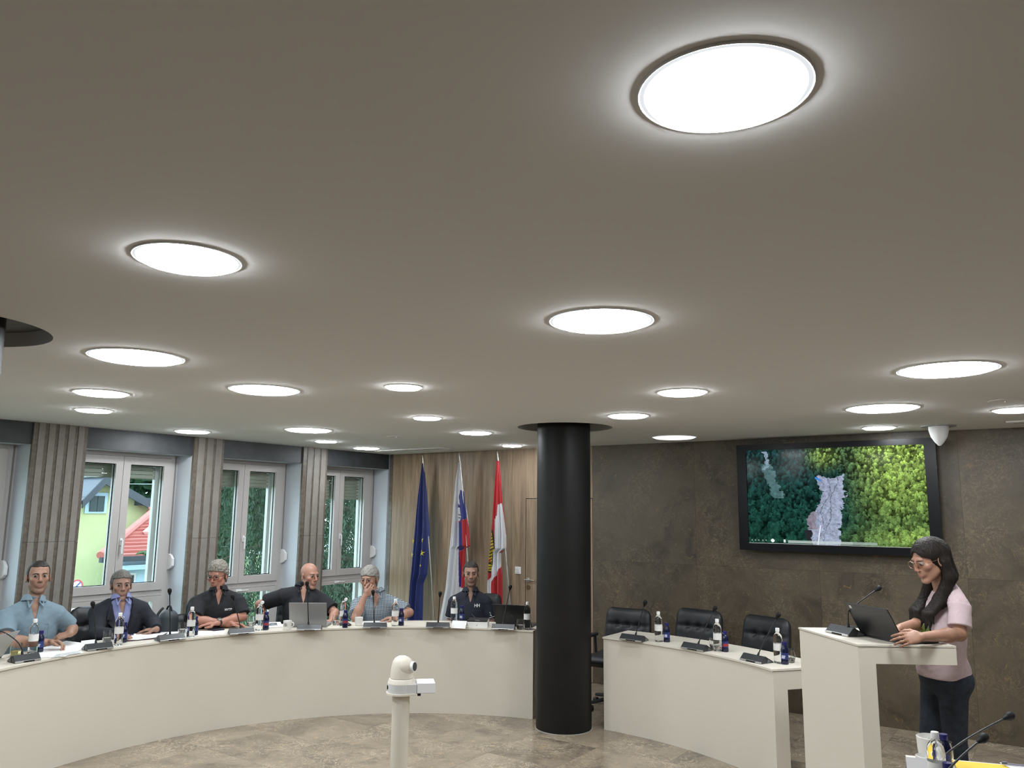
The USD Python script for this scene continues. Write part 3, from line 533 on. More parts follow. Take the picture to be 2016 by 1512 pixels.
# ---------------- laptops, papers, phones ----------------
def laptop(label, bl, br, tl, tr, z, mat, depth=.235, logo=False, user=1):
    a, b = Zp(*bl, z+.012), Zp(*br, z+.012); hx = (b-a)/np.linalg.norm(b-a); hx[2] = 0; hx /= np.linalg.norm(hx); W = np.linalg.norm(b-a)
    def onplane(px, p): d = ray(*px); return EYEP+d*(((p-EYEP)@hx)/(d@hx))
    upv = []
    for px, p in ((tl, a), (tr, b)):
        e = ray(*px); v = Dp(*px, (p-EYEP)@FWD)-p; upv.append(v)
    ay = np.array([-hx[1], hx[0], 0])
    if ay@(a-EYEP) < 0: ay = -ay                                      # ay: away from the viewer, to the user
    Hh = W*.64; up = (upv[0]+upv[1])/2; cz = np.clip(up[2]/Hh, .5, .995); tilt = math.acos(cz); U = np.array([0, 0, 1])*cz-ay*math.sin(tilt)*user
    t = thing('laptop', label, 'laptop', ((a+b)[0]/2, (a+b)[1]/2, z)); c = (a+b)/2
    part(t, 'keyboard_base', tf(bevbox(W, depth, .014, .003).apply_translation([0, depth/2, -.003]), np.stack([hx, ay, [0, 0, 1]], 1), c), mat, world=True)
    N = np.cross(hx, U)
    ld = part(t, 'lid', tf(bevbox(W, .006, Hh, .0025).apply_translation([0, 0, Hh/2]), np.stack([hx, -N if (-N)@ay > 0 else N, U], 1), c), mat, world=True)
    nn = N if N@ay > 0 else -N
    part(ld, 'display', tf(box(-W*.47, W*.47, .0031, .0036, Hh*.06, Hh*.95), np.stack([hx, nn, U], 1), c), emitter('laptop_display', (.55, .62, .70), .8), world=True)
    if logo: part(ld, 'logo', tf(cat(lathe([(0, 0), (.022, 0), (.022, .0012), (0, .0012)], 24)), np.stack([hx, U, -nn], 1), c+U*Hh*.5-nn*.0032), pbr('dark_chrome', (.05, .05, .055), .2, metallic=.9), world=True)
    return t
laptop('silver laptop in front of the bald man', (569.6, 1231.5), (643.8, 1232), (571.4, 1186), (646.8, 1186), TZ, pbr('silver_lid', (.30, .30, .30), .38, metallic=.4))
laptop('open black laptop at the table end by the column', (976.5, 1229), (1047, 1233), (974.5, 1187.5), (1045, 1190), TZ, pbr('black_lid', (.010, .010, .0115), .35), logo=True)
# laptop of the speaker: hinge seen obliquely, lid leaning towards the room
def lectern_laptop():
    a, b, c, d = Zp(1695.7, 1247, PZ+.014), Zp(1781.4, 1265, PZ+.014), (1662.7, 1186), (1746.6, 1198)
    hx = (b-a)/np.linalg.norm(b-a); hx[2] = 0; hx /= np.linalg.norm(hx); W = np.linalg.norm(b-a); ay = np.array([-hx[1], hx[0], 0])
    def onp(px, p): r = ray(*px); return EYEP+r*(((p-EYEP)@hx)/(r@hx))
    U = (onp(c, a)-a+onp(d, b)-b)/2; Hh = np.linalg.norm(U); U = U/Hh
    return a, b, hx, W, ay, U, Hh
a, b, hx, W, ay, U, Hh = lectern_laptop()
if ay@(pD-pA) < 0 and False: ay = -ay
LB = pbr('black_lid', (.010, .010, .0115), .35)
t = thing('laptop', 'open black laptop on the lectern under the hands of the speaker', 'laptop', ((a+b)[0]/2, (a+b)[1]/2, PZ)); c = (a+b)/2
usr = (pC-pB)/np.linalg.norm(pC-pB); sgn = 1 if ay@usr > 0 else -1; ay = ay*sgn
part(t, 'keyboard_base', tf(bevbox(W, .235, .014, .003).apply_translation([0, .1175, -.005]), np.stack([hx, ay, [0, 0, 1]], 1), c), LB, world=True)
nn = np.cross(hx, U); nn = nn if nn@ay > 0 else -nn
ld = part(t, 'lid', tf(bevbox(W, .007, Hh, .0025).apply_translation([0, 0, Hh/2]), np.stack([hx, nn, U], 1), c), LB, world=True)
part(ld, 'display', tf(box(-W*.47, W*.47, .0036, .0041, Hh*.06, Hh*.95), np.stack([hx, nn, U], 1), c), emitter('laptop_display', (.55, .62, .70), .8), world=True)
part(ld, 'edge_badge', tf(box(W*-.42, W*-.37, -.0042, -.0035, Hh*.84, Hh*.93), np.stack([hx, nn, U], 1), c), SILVER, world=True)
# silver laptop cut by the left edge
a, b, c2 = Zp(-62, 1310, TZ+.012), Zp(4, 1292, TZ+.012), Zp(4, 1292, TZ)
hx = (b-a); hx[2] = 0; W = np.linalg.norm(hx); hx /= W; ay = np.array([-hx[1], hx[0], 0]); ay = ay if ay@(a-EYEP) > 0 else -ay
t = thing('laptop', 'silver laptop lid leaning in at the left edge', 'laptop', (*((a+b)/2)[:2], TZ)); cM = (a+b)/2; U = np.array([0, 0, 1])*.80+hx*.30*0+ay*.0+hx*.0; tgt = Dp(30, 1254, (b-EYEP)@FWD)-b; U = tgt/np.linalg.norm(tgt); Hh = .22
part(t, 'keyboard_base', tf(bevbox(W, .22, .014, .003).apply_translation([0, .11, -.003]), np.stack([hx, ay, [0, 0, 1]], 1), cM), pbr('black_lid', (.010, .010, .0115), .35), world=True)
part(t, 'lid', cat(trimesh.convex.convex_hull(np.array([p+o for p in (a, b, a+U*Hh, b+U*Hh) for o in (ay*.003, -ay*.003)]))), pbr('pale_lid', (.42, .42, .41), .4, metallic=.3), world=True)

def sheet(label, pts, z=TZ, mat=PAPER, th=.0008, name='paper_sheet', cat_='paper', lift=.0012):
    P = [Zp(x, y, z)[:2] for x, y in pts]; c = np.mean(P, 0); t = solo(name, mov(prism(Polygon(P), 0, th), (0, 0, z+lift)), mat, label, cat_); return t
sheet('white sheets under the forearms of the man in the light blue shirt', [(60, 1296), (128, 1293), (186, 1269), (130, 1262), (75, 1278)], th=.001)
sheet('glossy white leaflet at the table edge before the light blue shirt', [(100, 1296.5), (118, 1293.5), (160, 1286), (150, 1283), (112, 1289)], lift=.0030, mat=pbr('glossy_paper', (.72, .78, .82), .1))
sheet('white sheet left of the microphone before the dark jacket', [(158, 1270), (190, 1266.5), (188, 1259.5), (160, 1262.5)], lift=.0028)
t = thing('document_folder', 'open dark red document folder with papers before the man in the dark jacket', 'folder', Zp(275, 1257, TZ)+[0, 0, .001])
part(t, 'cover', mov(prism(Polygon([Zp(x, y, TZ)[:2] for x, y in ((242, 1264), (316, 1257.5), (330, 1247), (262, 1250))]), 0, .004), (0, 0, TZ+.001)), pbr('maroon_cover', (.05, .018, .018), .5), world=True)
for k in range(4):
    part(t, 'page', mov(prism(Polygon([Zp(x, y, TZ)[:2] for x, y in ((243+2*k, 1261.5-k), (272+4*k, 1261-k), (312-2*k, 1255.5-.6*k), (330-3*k, 1246+.4*k), (264+3*k, 1249))]), 0, .0012), (0, 0, TZ+.0052+.0016*k)), PAPER, world=True)
solo('ballpoint_pen', tube([at(245, 1253.5)+[0, 0, .014], at(263, 1252.8)+[0, 0, .014]], .004, 8), NAVYL, 'dark blue pen lying on the papers of the man in the dark jacket', 'pen')
sheet('loose white sheets right of the tall microphone', [(330, 1251), (352, 1250), (356, 1243.5), (322, 1245)], lift=.0015)
sheet('white sheet on the table before the man with dark glasses', [(384, 1253), (440, 1249), (445, 1240), (380, 1243)], lift=.001)
solo('mobile_phone', mov(prism(Polygon([Zp(x, y, TZ)[:2] for x, y in ((408.5, 1239), (421, 1243), (441, 1241), (430, 1236.8))]).buffer(.004), 0, .011), (0, 0, TZ+.003)), pbr('dark_blue_case', (.018, .022, .035), .4), 'dark phone in a case before the man with dark glasses', 'phone', 30)
t = thing('magazine', 'open printed booklet with white borders left of the bald man', 'magazine', Zp(540, 1232, TZ)+[0, 0, .001])
part(t, 'pages', mov(prism(Polygon([Zp(x, y, TZ)[:2] for x, y in ((516, 1238), (556, 1235.5), (552, 1226.5), (528, 1227.5))]), 0, .010), (0, 0, TZ+.001)), PAPER, world=True)
part(t, 'picture', mov(prism(Polygon([Zp(x, y, TZ)[:2] for x, y in ((524, 1235), (546, 1233.5), (545, 1228.5), (532, 1229))]), 0, .0006), (0, 0, TZ+.0112)), mottled('grey_picture', (.03, .03, .035), (.35, .36, .38), 30.), world=True)
solo('mobile_phone', mov(prism(Polygon([Zp(x, y, TZ)[:2] for x, y in ((681, 1234), (691, 1231.5), (684, 1226.5), (672, 1228))]).buffer(.003), 0, .009), (0, 0, TZ+.002)), BLACK, 'black phone behind the juice bottle right of the silver laptop', 'phone', 30)
sheet('white sheet before the man in the checked shirt', [(714, 1229), (764, 1227), (760, 1222.8), (712, 1223.6)], lift=.001)
nc = np.array([Zp(887.5, 1236.5, TZ), Zp(916, 1238, TZ)]); u = nc[1]-nc[0]; W = np.linalg.norm(u); u /= W; v = np.array([-u[1], u[0], 0])
t = thing('name_card', 'folded blank white name card in front of the man in navy', 'name card', (*nc.mean(0)[:2], TZ+.001))
for s in (0, 1): part(t, 'leaf', cat(trimesh.convex.convex_hull(np.array([nc[0]+v*(.09*s)+[0, 0, .001], nc[1]+v*(.09*s)+[0, 0, .001], nc[0]+v*.045+[0, 0, .062], nc[1]+v*.045+[0, 0, .062], nc[0]+v*(.09*s+.001)+[0, 0, .001], nc[1]+v*(.09*s+.001)+[0, 0, .001]]))), PAPER, world=True)
t = thing('device_carton', 'flat white carton with a black lid before the man in navy', 'box', Zp(938, 1232, TZ)+[0, 0, .001])
P = [Zp(x, y, TZ)[:2] for x, y in ((918, 1235.5), (959.5, 1236.5), (963, 1229.5), (924, 1228.5))]
part(t, 'carton', mov(prism(Polygon(P), 0, .050), (0, 0, TZ+.001)), PAPER, world=True)
part(t, 'black_tray', mov(prism(Polygon(P).buffer(-.004), 0, .010), (0, 0, TZ+.0512)), BLACK, world=True)
fr = (np.append(P[0], 0)+np.append(P[1], 0))/2; u = np.append(P[1]-P[0], 0); u /= np.linalg.norm(u); w = np.array([u[1], -u[0], 0])
part(t, 'emblem', tf(disc(.0045, 0, .0006, 16), np.stack([u, [0, 0, 1], w], 1), fr+[0, 0, TZ+.022]), pbr('grey_print', (.25, .25, .25), .5), world=True)
part(t, 'lettering', tf(meshkit.text_mesh('mro', .018, .0006, True), np.stack([u, -w, [0, 0, 1]], 1), fr-w*.03-u*.025+[0, 0, TZ+.0614]), PAPER, world=True)
cb = [at(928, 1224, TZ, .07), at(955, 1227, TZ, .03), at(990, 1229.5, TZ, .055), at(1020, 1232, TZ, .03), at(1046, 1240, TZ, .006), ring(104.1, 2.70, TZ+.006), ring(103.6, 2.70, .66), ring(103.5, 2.71, .5), ring(103.7, 2.72, .30)]
from scipy.interpolate import splprep, splev
def spline(P, n=60): tck, _ = splprep(np.array(P, float).T, s=0, k=3); return np.array(splev(np.linspace(0, 1, n), tck)).T
solo('power_cable', tube(spline(cb), .0035, 7), BLACK, 'black cable running from the carton over the table end beside the column', 'cable', True)
solo('lectern_receiver', cat(bevbox(.06, .04, .022, .004).apply_translation(Zp(1672, 1241, PZ)+[0, .03, .012])), BLACK, 'small black clip box behind the lectern microphone', 'device')

# ---------------- chairs ----------------
def tufted(w0, w1, h, th):
    n, m = 34, 30; U, V = np.meshgrid(np.linspace(-1, 1, n), np.linspace(0, 1, m)); r = .16
    edge = np.ones_like(U); half = (w0+(w1-w0)*V)/2
    cor = np.clip((V-(1-r))/r, 0, 1); half = half-(1-np.sqrt(np.clip(1-cor**2, 0, 1)))*.06
    x = U*half; z = V*h
    seams = np.exp(-((V-.36)/.025)**2)+np.exp(-((V-.68)/.025)**2); dim = 0
    for v_ in (.36, .68):
        for u_ in (-.45, 0, .45): dim = dim+np.exp(-((U-u_)/.11)**2-((V-v_)/.05)**2)
    puff = (1-U**8)*(1-np.abs(2*V-1)**10)
    y = -(th*.55*puff+.0)+.012*seams*puff+.022*dim*puff-.035*(1-U**2)*0+.05*U**2*-1*.6
    F = np.stack([x, y, z], -1).reshape(-1, 3); B = np.stack([x*.985, th*.35-.03*U**2, z*.99+.002], -1).reshape(-1, 3); q = np.arange(n*m).reshape(m, n)
    f = []
    def quads(Q, fl): 
        for i in range(m-1):
            for j in range(n-1):
                a, b, c, d = Q[i, j], Q[i, j+1], Q[i+1, j+1], Q[i+1, j]; f.extend([(a, b, c), (a, c, d)] if not fl else [(a, c, b), (a, d, c)])
    quads(q, 0); quads(q+n*m, 1); ring_ = list(q[0])+list(q[1:, -1])+list(q[-1, ::-1][1:])+list(q[::-1, 0][1:-1])
    for i in range(len(ring_)): a, b = ring_[i], ring_[(i+1) % len(ring_)]; f.extend([(a, b+n*m, b), (a, a+n*m, b+n*m)])
    return trimesh.Trimesh(np.vstack([F, B]), f, process=False)
def chair(label, p, face, top=.98, group=None):
    """p: floor point under the seat; face: direction in degrees the sitter looks; local -y is forward"""
    t = thing('office_chair', label, 'chair', (p[0], p[1], 0), face+90, group)
    bh = .50
    back = tufted(.50, .455, bh, .085); rot(back, math.radians(-9), [1, 0, 0]); mov(back, (0, .215, top-bh*.988))
    part(t, 'backrest', back, LEATH, 50)
    part(t, 'seat', mov(bevbox(.50, .48, .10, .035), (0, -.02, .44)), LEATH, 60)
    part(t, 'back_post', tube([(0, .16, .40), (0, .25, .42), (0, .262, .60)], .020, 10), BLACK, 40)
    for s in (-1, 1):
        a = part(t, 'armrest', cat(tube([(s*.25, .12, .42), (s*.285, .12, .46), (s*.285, .10, .62)], .014, 10), tube([(s*.285, -.14, .62), (s*.285, -.10, .56), (s*.27, -.10, .43)], .014, 10)), BLACK, 40)
        part(a, 'arm_pad', mov(bevbox(.055, .30, .03, .010), (s*.285, -.02, .632)), LEATH, 50)
    part(t, 'gas_column', cat(disc(.028, .10, .40, 20)), BLACK, 40)
    for k in range(5):
        a = 2*math.pi*k/5+.3; d = np.array([math.cos(a), math.sin(a), 0]); l = part(t, 'leg', tube([d*.02+[0, 0, .11], d*.29+[0, 0, .075]], [.024, .015], 8), GREYB, 40)
        part(l, 'castor', rot(disc(.026, -.016, .016, 16), math.pi/2, [-d[1], d[0], 0]).apply_translation(d*.29+[0, 0, .026]), BLACK, 40)
    return t
for px, lab in (((1234, 1200), 'empty black tufted chair nearest the column on the right'), ((1372, 1202), 'empty black tufted chair, middle of the three on the right'), ((1503, 1216), 'empty black tufted chair next to the lectern')):
    p = Cp(*px, 3.62); th = polar(p)[1]; c = ring(th, 3.40); chair(lab, c, th+180, p[2]+.005)
from scipy import sparse
# ---------------- bodies: blended tapered limbs, meshed in one piece ----------------
def _smin(a, b, k):
    h = np.clip(.5+.5*(b-a)/k, 0, 1); return b*(1-h)+a*h-k*h*(1-h)
class Blob:
    """a list of (operation, distance function, blend, centre, reach)"""
    def __init__(s): s.p = []
    def _add(s, op, f, k): s.p.append((op, f, k)); return s
    def cone(s, a, b, ra, rb=None, k=.02, op='+'):
        a, b = np.asarray(a, float), np.asarray(b, float); rb = ra if rb is None else rb; ba = b-a; L = ba@ba+1e-12
        def f(p): t = np.clip((p-a)@ba/L, 0, 1); return np.linalg.norm(p-a-t[..., None]*ba, axis=-1)-(ra+(rb-ra)*t)
        return s._add(op, f, k)
    def cut(s, a, b, ra, rb=None, k=.01, op='+', rim=.004):
        """tapered limb with flat ends"""
        a, b = np.asarray(a, float), np.asarray(b, float); rb = ra if rb is None else rb; ba = b-a; L = math.sqrt(ba@ba); u = ba/L
        def f(p):
            t = (p-a)@u; rad = np.linalg.norm(p-a-t[..., None]*u, axis=-1)-(ra+(rb-ra)*np.clip(t/L, 0, 1)); e = np.maximum(-t, t-L)
            return np.maximum(rad, e)
        return s._add(op, f, k)
    def ell(s, c, r, R=None, k=.02, op='+'):
        c, r = np.asarray(c, float), np.asarray(r, float); R = np.eye(3) if R is None else R
        def f(p): q = (p-c)@R; k0 = np.linalg.norm(q/r, axis=-1); k1 = np.linalg.norm(q/(r*r), axis=-1)+1e-9; return k0*(k0-1)/k1
        return s._add(op, f, k)
    def half(s, pt, n, k=.004, op='&'):
        """keeps the side that n points away from"""
        pt, n = np.asarray(pt, float), np.asarray(n, float)/np.linalg.norm(n)
        return s._add(op, lambda p: (p-pt)@n, k)
    def fold(s, f, k=.004, op='&'): return s._add(op, f, k)
    def mesh(s, h, lo, hi, S=8, smooth=2):
        lo, hi = np.asarray(lo, float), np.asarray(hi, float); nb = np.ceil((hi-lo)/(h*S)).astype(int); rad = S*h*.867
        g = np.stack(np.meshgrid(*[np.arange(k) for k in nb], indexing='ij'), -1).reshape(-1, 3); cen = lo+(g+.5)*S*h
        ds = []; D = np.full(len(g), 1e3)
        for op, f, k in s.p:
            d = f(cen); ds.append(d)
            D = _smin(D, d, k) if op == '+' else -_smin(-D, d if op == '-' else -d, k)
        keep = np.abs(D) < rad*1.25+.012; g = g[keep]; ds = [d[keep] for d in ds]; cen = cen[keep]
        o = np.stack(np.meshgrid(*[np.arange(S+1)]*3, indexing='ij'), -1).reshape(-1, 3)*h; n1 = S+1
        N = len(g); V = np.full((N, n1**3), 1e3, np.float64); base = lo+g*S*h
        for (op, f, k), d in zip(s.p, ds):
            near = np.nonzero(d < rad*2.2+2*k+.02)[0] if op != '&' else np.arange(N)
            for c0 in range(0, len(near), 1500):
                i = near[c0:c0+1500]; v = f(base[i][:, None]+o[None])
                V[i] = _smin(V[i], v, k) if op == '+' else -_smin(-V[i], v if op == '-' else -v, k)
        V = V.reshape(N, n1, n1, n1); neg = V < 0
        mix = np.zeros((N, S, S, S), np.int8)
        for a in (0, 1):
            for b in (0, 1):
                for c in (0, 1): mix += neg[:, a:a+S, b:b+S, c:c+S]
        bi, i, j, k_ = np.nonzero((mix > 0) & (mix < 8)); dims = nb*S+2
        gk = lambda G: (G[:, 0]+1)*(dims[1]*dims[2])+(G[:, 1]+1)*dims[2]+G[:, 2]+1
        cells = g[bi]*S+np.stack([i, j, k_], 1); P = np.zeros((len(bi), 3)); W = np.zeros(len(bi))
        cor = [(a, b, c) for a in (0, 1) for b in (0, 1) for c in (0, 1)]
        cv = np.stack([V[bi, i+a, j+b, k_+c] for a, b, c in cor], 1)
        for x in range(8):
            for y in range(x+1, 8):
                if sum(abs(u-w) for u, w in zip(cor[x], cor[y])) != 1: continue
                A, B = cv[:, x], cv[:, y]; m = (A < 0) != (B < 0); t = A[m]/(A[m]-B[m])
                P[m] += np.array(cor[x])+t[:, None]*(np.array(cor[y])-np.array(cor[x])); W[m] += 1
        verts = lo+(cells+P/W[:, None])*h; key = gk(cells); so = np.argsort(key); ks = key[so]; F = []
        for ax in range(3):
            sl0 = neg[:, :S, :S, :S]; e = [0, 0, 0]; e[ax] = 1; sl1 = neg[:, e[0]:e[0]+S, e[1]:e[1]+S, e[2]:e[2]+S]
            bb, i, j, k_ = np.nonzero(sl0 != sl1)
            if not len(bb): continue
            G = g[bb]*S+np.stack([i, j, k_], 1); u, w = [(1, 2), (2, 0), (0, 1)][ax]; Q = []; ok = np.ones(len(bb), bool)
            for du, dw in ((-1, -1), (0, -1), (0, 0), (-1, 0)):
                H = G.copy(); H[:, u] += du; H[:, w] += dw; kk = gk(H); pos = np.clip(np.searchsorted(ks, kk), 0, len(ks)-1); ok &= ks[pos] == kk; Q.append(so[pos])
            Q = np.stack(Q, 1); flip = ~sl0[bb, i, j, k_]; Q[flip] = Q[flip][:, ::-1]; Q = Q[ok]; F += [Q[:, [0, 1, 2]], Q[:, [0, 2, 3]]]
        m = trimesh.Trimesh(verts, np.vstack(F), process=False)
        if smooth:
            F_ = np.vstack(F); I = np.concatenate([F_[:, [0, 1, 2]].ravel(), F_[:, [1, 2, 0]].ravel()]); J = np.concatenate([F_[:, [1, 2, 0]].ravel(), F_[:, [0, 1, 2]].ravel()])
            A = sparse.csr_matrix((np.ones(len(I)), (I, J)), shape=(len(verts),)*2); deg = np.maximum(np.asarray(A.sum(1)), 1); v = verts
            for _ in range(smooth):
                for lam in (.5, -.30): v = v+lam*(A@v/deg-v)
            m = trimesh.Trimesh(v, F_, process=False)
        return m

def yawmat(fx, fy):
    """columns: right, forward, up of someone who faces (fx, fy)"""
    n = math.hypot(fx, fy); fx, fy = fx/n, fy/n; return np.array([[fy, fx, 0], [-fx, fy, 0], [0, 0, 1.]])
def look(pos, deg):
    """horizontal direction from pos to the viewer, turned deg towards the right of the picture"""
    u = EYEP[:2]-np.array(pos[:2], float); u /= np.linalg.norm(u); a = math.radians(deg); return np.array([u[0]*math.cos(a)-u[1]*math.sin(a), u[0]*math.sin(a)+u[1]*math.cos(a)])
def axrot(ax, deg): return trimesh.transformations.rotation_matrix(math.radians(deg), ax)[:3, :3]
def ik(S, W, l1, l2, hint):
    d = W-S; L = np.linalg.norm(d)
    if L > (l1+l2)*.995: W = S+d/L*(l1+l2)*.995; d = W-S; L = np.linalg.norm(d)
    a = (l1*l1-l2*l2+L*L)/(2*L); hgt = math.sqrt(max(l1*l1-a*a, 1e-6)); u = d/L; n = hint-(hint@u)*u; n /= np.linalg.norm(n); return S+u*a+n*hgt, W
def hand(B, wr, d, nrm, side, curl=.5, spread=.10, thumb=.8, s=1., k=.006, curls=None):
    """five separate fingers: wr wrist, d pointing direction, nrm the way the palm faces, side: direction of the thumb"""
    d = d/np.linalg.norm(d); nrm = nrm-(nrm@d)*d; nrm /= np.linalg.norm(nrm); th = side-(side@d)*d-(side@nrm)*nrm; th /= np.linalg.norm(th)
    B.ell(wr+d*.045*s, np.array([.036, .050, .015])*s, np.stack([th, d, nrm], 1), .012)
    tips = []
    for i, (off, L, r) in enumerate(((.030, .088, .0088), (.010, .098, .0090), (-.011, .090, .0086), (-.030, .072, .0076))):
        kn = wr+d*(.085-.006*abs(i-1.2))*s+th*off*s; B.cone(wr+th*off*.5*s+d*.02*s, kn, .011*s, .0095*s, .010)
        c = (curls[i] if curls else curl+.04*i); a = c*55; dir0 = d+th*(1.3-i)*spread*.5; dir0 /= np.linalg.norm(dir0); p = kn
        for seg, fr in enumerate((.45, .31, .24)):
            ang = math.radians(a*(1, 2.1, 2.8)[seg]); dd = dir0*math.cos(ang)+nrm*math.sin(ang); e = p+dd*L*fr*s; B.cone(p, e, r*(1-.08*seg)*s, r*(.95-.1*seg)*s, .004); p = e
        tips.append(p)
    t0 = wr+d*.022*s+th*.024*s; t1 = t0+(th*.62+d*.62*thumb+nrm*.42)*.042*s; t2 = t1+(th*.15+d*.95+nrm*.45*curl*1.4)*.030*s; t3 = t2+(d*.9-th*.2+nrm*.5*curl*1.4)*.024*s
    B.cone(wr+d*.01*s+th*.012*s, t0, .014*s, .0145*s, .010); B.cone(t0, t1, .0145*s, .0115*s, .008); B.cone(t1, t2, .0108*s, .0095*s, .004); B.cone(t2, t3, .0095*s, .008*s, .004)
    return tips
def head(B, c, R, female=0., jaw=1.):
    """c: middle of the head, R: columns right, forward, up"""
    P = lambda *q: c+R@np.array(q, float); k = .02
    B.ell(P(0, -.014, .038), (.074, .096, .084), R, k); B.ell(P(0, .024, -.030), (.060*(1-.05*female), .064, .082), R, .03)
    for s in (-1, 1):
        B.cone(P(s*.046*jaw, .004, -.056), P(s*.016*jaw, .064, -.100), .016*jaw, .015, .024); B.ell(P(s*.040, .060, -.016), (.022, .020, .018), R, .018)
    B.ell(P(0, .070, -.103), (.022*jaw, .018, .016), R, .016)
    B.cone(P(-.032, .081, .030), P(.032, .081, .030), .011*(1-.3*female), k=.016)
    for s in (-1, 1): B.ell(P(s*.031, .100, .010), (.017, .015, .0105), R, .010, '-')
    for s in (-1, 1): B.ell(P(s*.031, .0815, .0095), (.0135, .012, .0125), R, .003)
    for s in (-1, 1): B.ell(P(s*.0310, .0955, .0092), (.0125, .010, .0037), R, .002, '-')
    B.cone(P(0, .088, .022), P(0, .113-.006*female, -.024), .0075, .0115-.002*female, .008)
    for s in (-1, 1): B.ell(P(s*.0125, .101, -.029), (.0082, .010, .0072), R, .006); B.ell(P(s*.007, .108, -.038), (.004, .005, .004), R, .003, '-')
    B.ell(P(0, .079, -.054), (.028, .014, .024), R, .016); B.ell(P(0, .0895, -.0622), (.021, .0075, .0045), R, .006); B.ell(P(0, .0885, -.0715), (.018, .0075, .0052), R, .006)
    B.ell(P(0, .098, -.0668), (.021, .006, .0016), R, .002, '-')
    for s in (-1, 1):
        E = R@axrot([0, 0, 1], s*-18); B.ell(P(s*.079, -.008, -.006), (.008, .019, .032), E, .006); B.ell(P(s*.086, -.004, -.004), (.006, .011, .020), E, .004, '-')
def facetint(v, c, R, skin, stubble=0., lip=(.32, .10, .09), stub=(.10, .07, .055), crop=0., red=.12):
    q = (v-c)@R; n = len(v); col = np.tile(np.array(skin), (n, 1)); nz = meshkit.fbm(v*38, 3, 5)[:, None]; col = col*(.92+.16*nz); hd = np.linalg.norm(q, axis=1) < .16
    def blend(m, c2): nonlocal col; m = np.clip(m, 0, 1)[:, None]*hd[:, None]; col = col*(1-m)+np.array(c2)*m
    ck = np.exp(-((np.abs(q[:, 0])-.042)/.02)**2-((q[:, 2]+.022)/.022)**2)*(q[:, 1] > .03)+np.exp(-(q[:, 0]/.016)**2-((q[:, 2]+.022)/.018)**2)*(q[:, 1] > .09)
    blend(ck*red*2.2, np.array(skin)*(1.06, .72, .66))
    if stubble:
        m = (1/(1+np.exp((q[:, 2]+.043)/.006)))*(q[:, 1] > -.03)*(q[:, 2] > -.125)*np.clip((.078-np.abs(q[:, 0])*.6)/.02, 0, 1); blend(m*stubble, stub)
    blend(.62*np.exp(-(q[:, 0]/.021)**4-((q[:, 2]+.067)/.0085)**4)*(q[:, 1] > .082), lip)
    return col
def hair_shell(c, R, grow=.010, front=.068, temple=.0, side=-.02, back=-.085, noise=.004, h=.0045, top=0., part_=None, seed=1, fr_z=.062):
    """cap of hair: keeps what lies behind the hairline"""
    B = Blob(); P = lambda *q: c+R@np.array(q, float)
    B.ell(P(0, -.016, .040+top*.5), (.074+grow, .096+grow, .084+grow+top), R, .01); B.cone(P(0, -.045, .0), P(0, -.050, back+.02), .066+grow*.8, .052+grow*.6, .03)
    def line(p):
        q = (p-c)@R; x, y, z = np.abs(q[..., 0]), q[..., 1], q[..., 2]
        zl = np.where(y > front-.045, fr_z-.012*np.clip(x/.05, 0, 1.4)+temple*np.clip((x-.02)/.04, 0, 1), np.where(y > .012, side+.045, np.where(y > -.022, side+.03, side-.062*np.clip((-y-.022)/.04, 0, 1))))
        return (zl-z)*.8
    B.fold(line, .008)
    m = B.mesh(h, c-.17, c+.17, smooth=1); v = m.vertices; q = (v-c)@R
    nn = meshkit.fbm(q*np.array([140., 40., 60.])+seed*7, 3, seed)-.5; m.vertices = v+m.vertex_normals*(nn*noise*2)[:, None]
    return m
SKINM = tinted('skin', .48, bump=(220., .15), subsurface_weight=.0)
EYEM = tinted('eye', .12)
def eyes(parent, c, R, gaze, iris=(.03, .05, .06)):
    for s in (-1, 1):
        o = c+R@np.array([s*.031, .0795, .0098]); m = sphere((0, 0, 0), .0132, 3); g = R@np.array(gaze, float); g /= np.linalg.norm(g); d = m.vertices@g/.0132
        col = np.where((d > .92)[:, None], (.004, .004, .004), np.where((d > .76)[:, None], iris, (.27, .25, .235))); m.apply_translation(o); part(parent, 'eye', m, EYEM, True, col=col, world=True)
def brows(parent, c, R, mat, thick=.0035, frown=0.):
    for s in (-1, 1):
        pts = [c+R@np.array(q) for q in ((s*.014, .0965, .0255-frown), (s*.026, .0975, .031), (s*.040, .0895, .030), (s*.050, .077, .024))]
        part(parent, 'eyebrow', tube(bez(*pts, n=8), np.linspace(thick, thick*.5, 8), 6), mat, True, world=True)
def spectacles(parent, c, R, mat, w=.027, hgt=.019, r=.0016, z=.008, lens=True):
    ms = []; P = lambda *q: c+R@np.array(q, float); a = np.linspace(0, 2*np.pi, 25)
    for s in (-1, 1):
        ms.append(tube([P(s*.033+w*math.copysign(abs(math.cos(t))**.75, math.cos(t)), .106-.10*abs(s*.033+w*math.cos(t))**1.4*3, z+hgt*math.copysign(abs(math.sin(t))**.8, math.sin(t))) for t in a], r, 6, False))
        ms.append(tube([P(s*.060, .092, z+.008), P(s*.074, .075, z+.009), P(s*.084, .0, z+.006), P(s*.082, -.02, z-.008)], r*.9, 6))
    ms.append(tube([P(-.007, .106, z+.004), P(0, .109, z+.007), P(.007, .106, z+.004)], r, 6)); part(parent, 'spectacles', cat(*ms), mat, True, world=True)
def arm_dirs(S, E, W): return (E-S)/np.linalg.norm(E-S), (W-E)/np.linalg.norm(W-E)

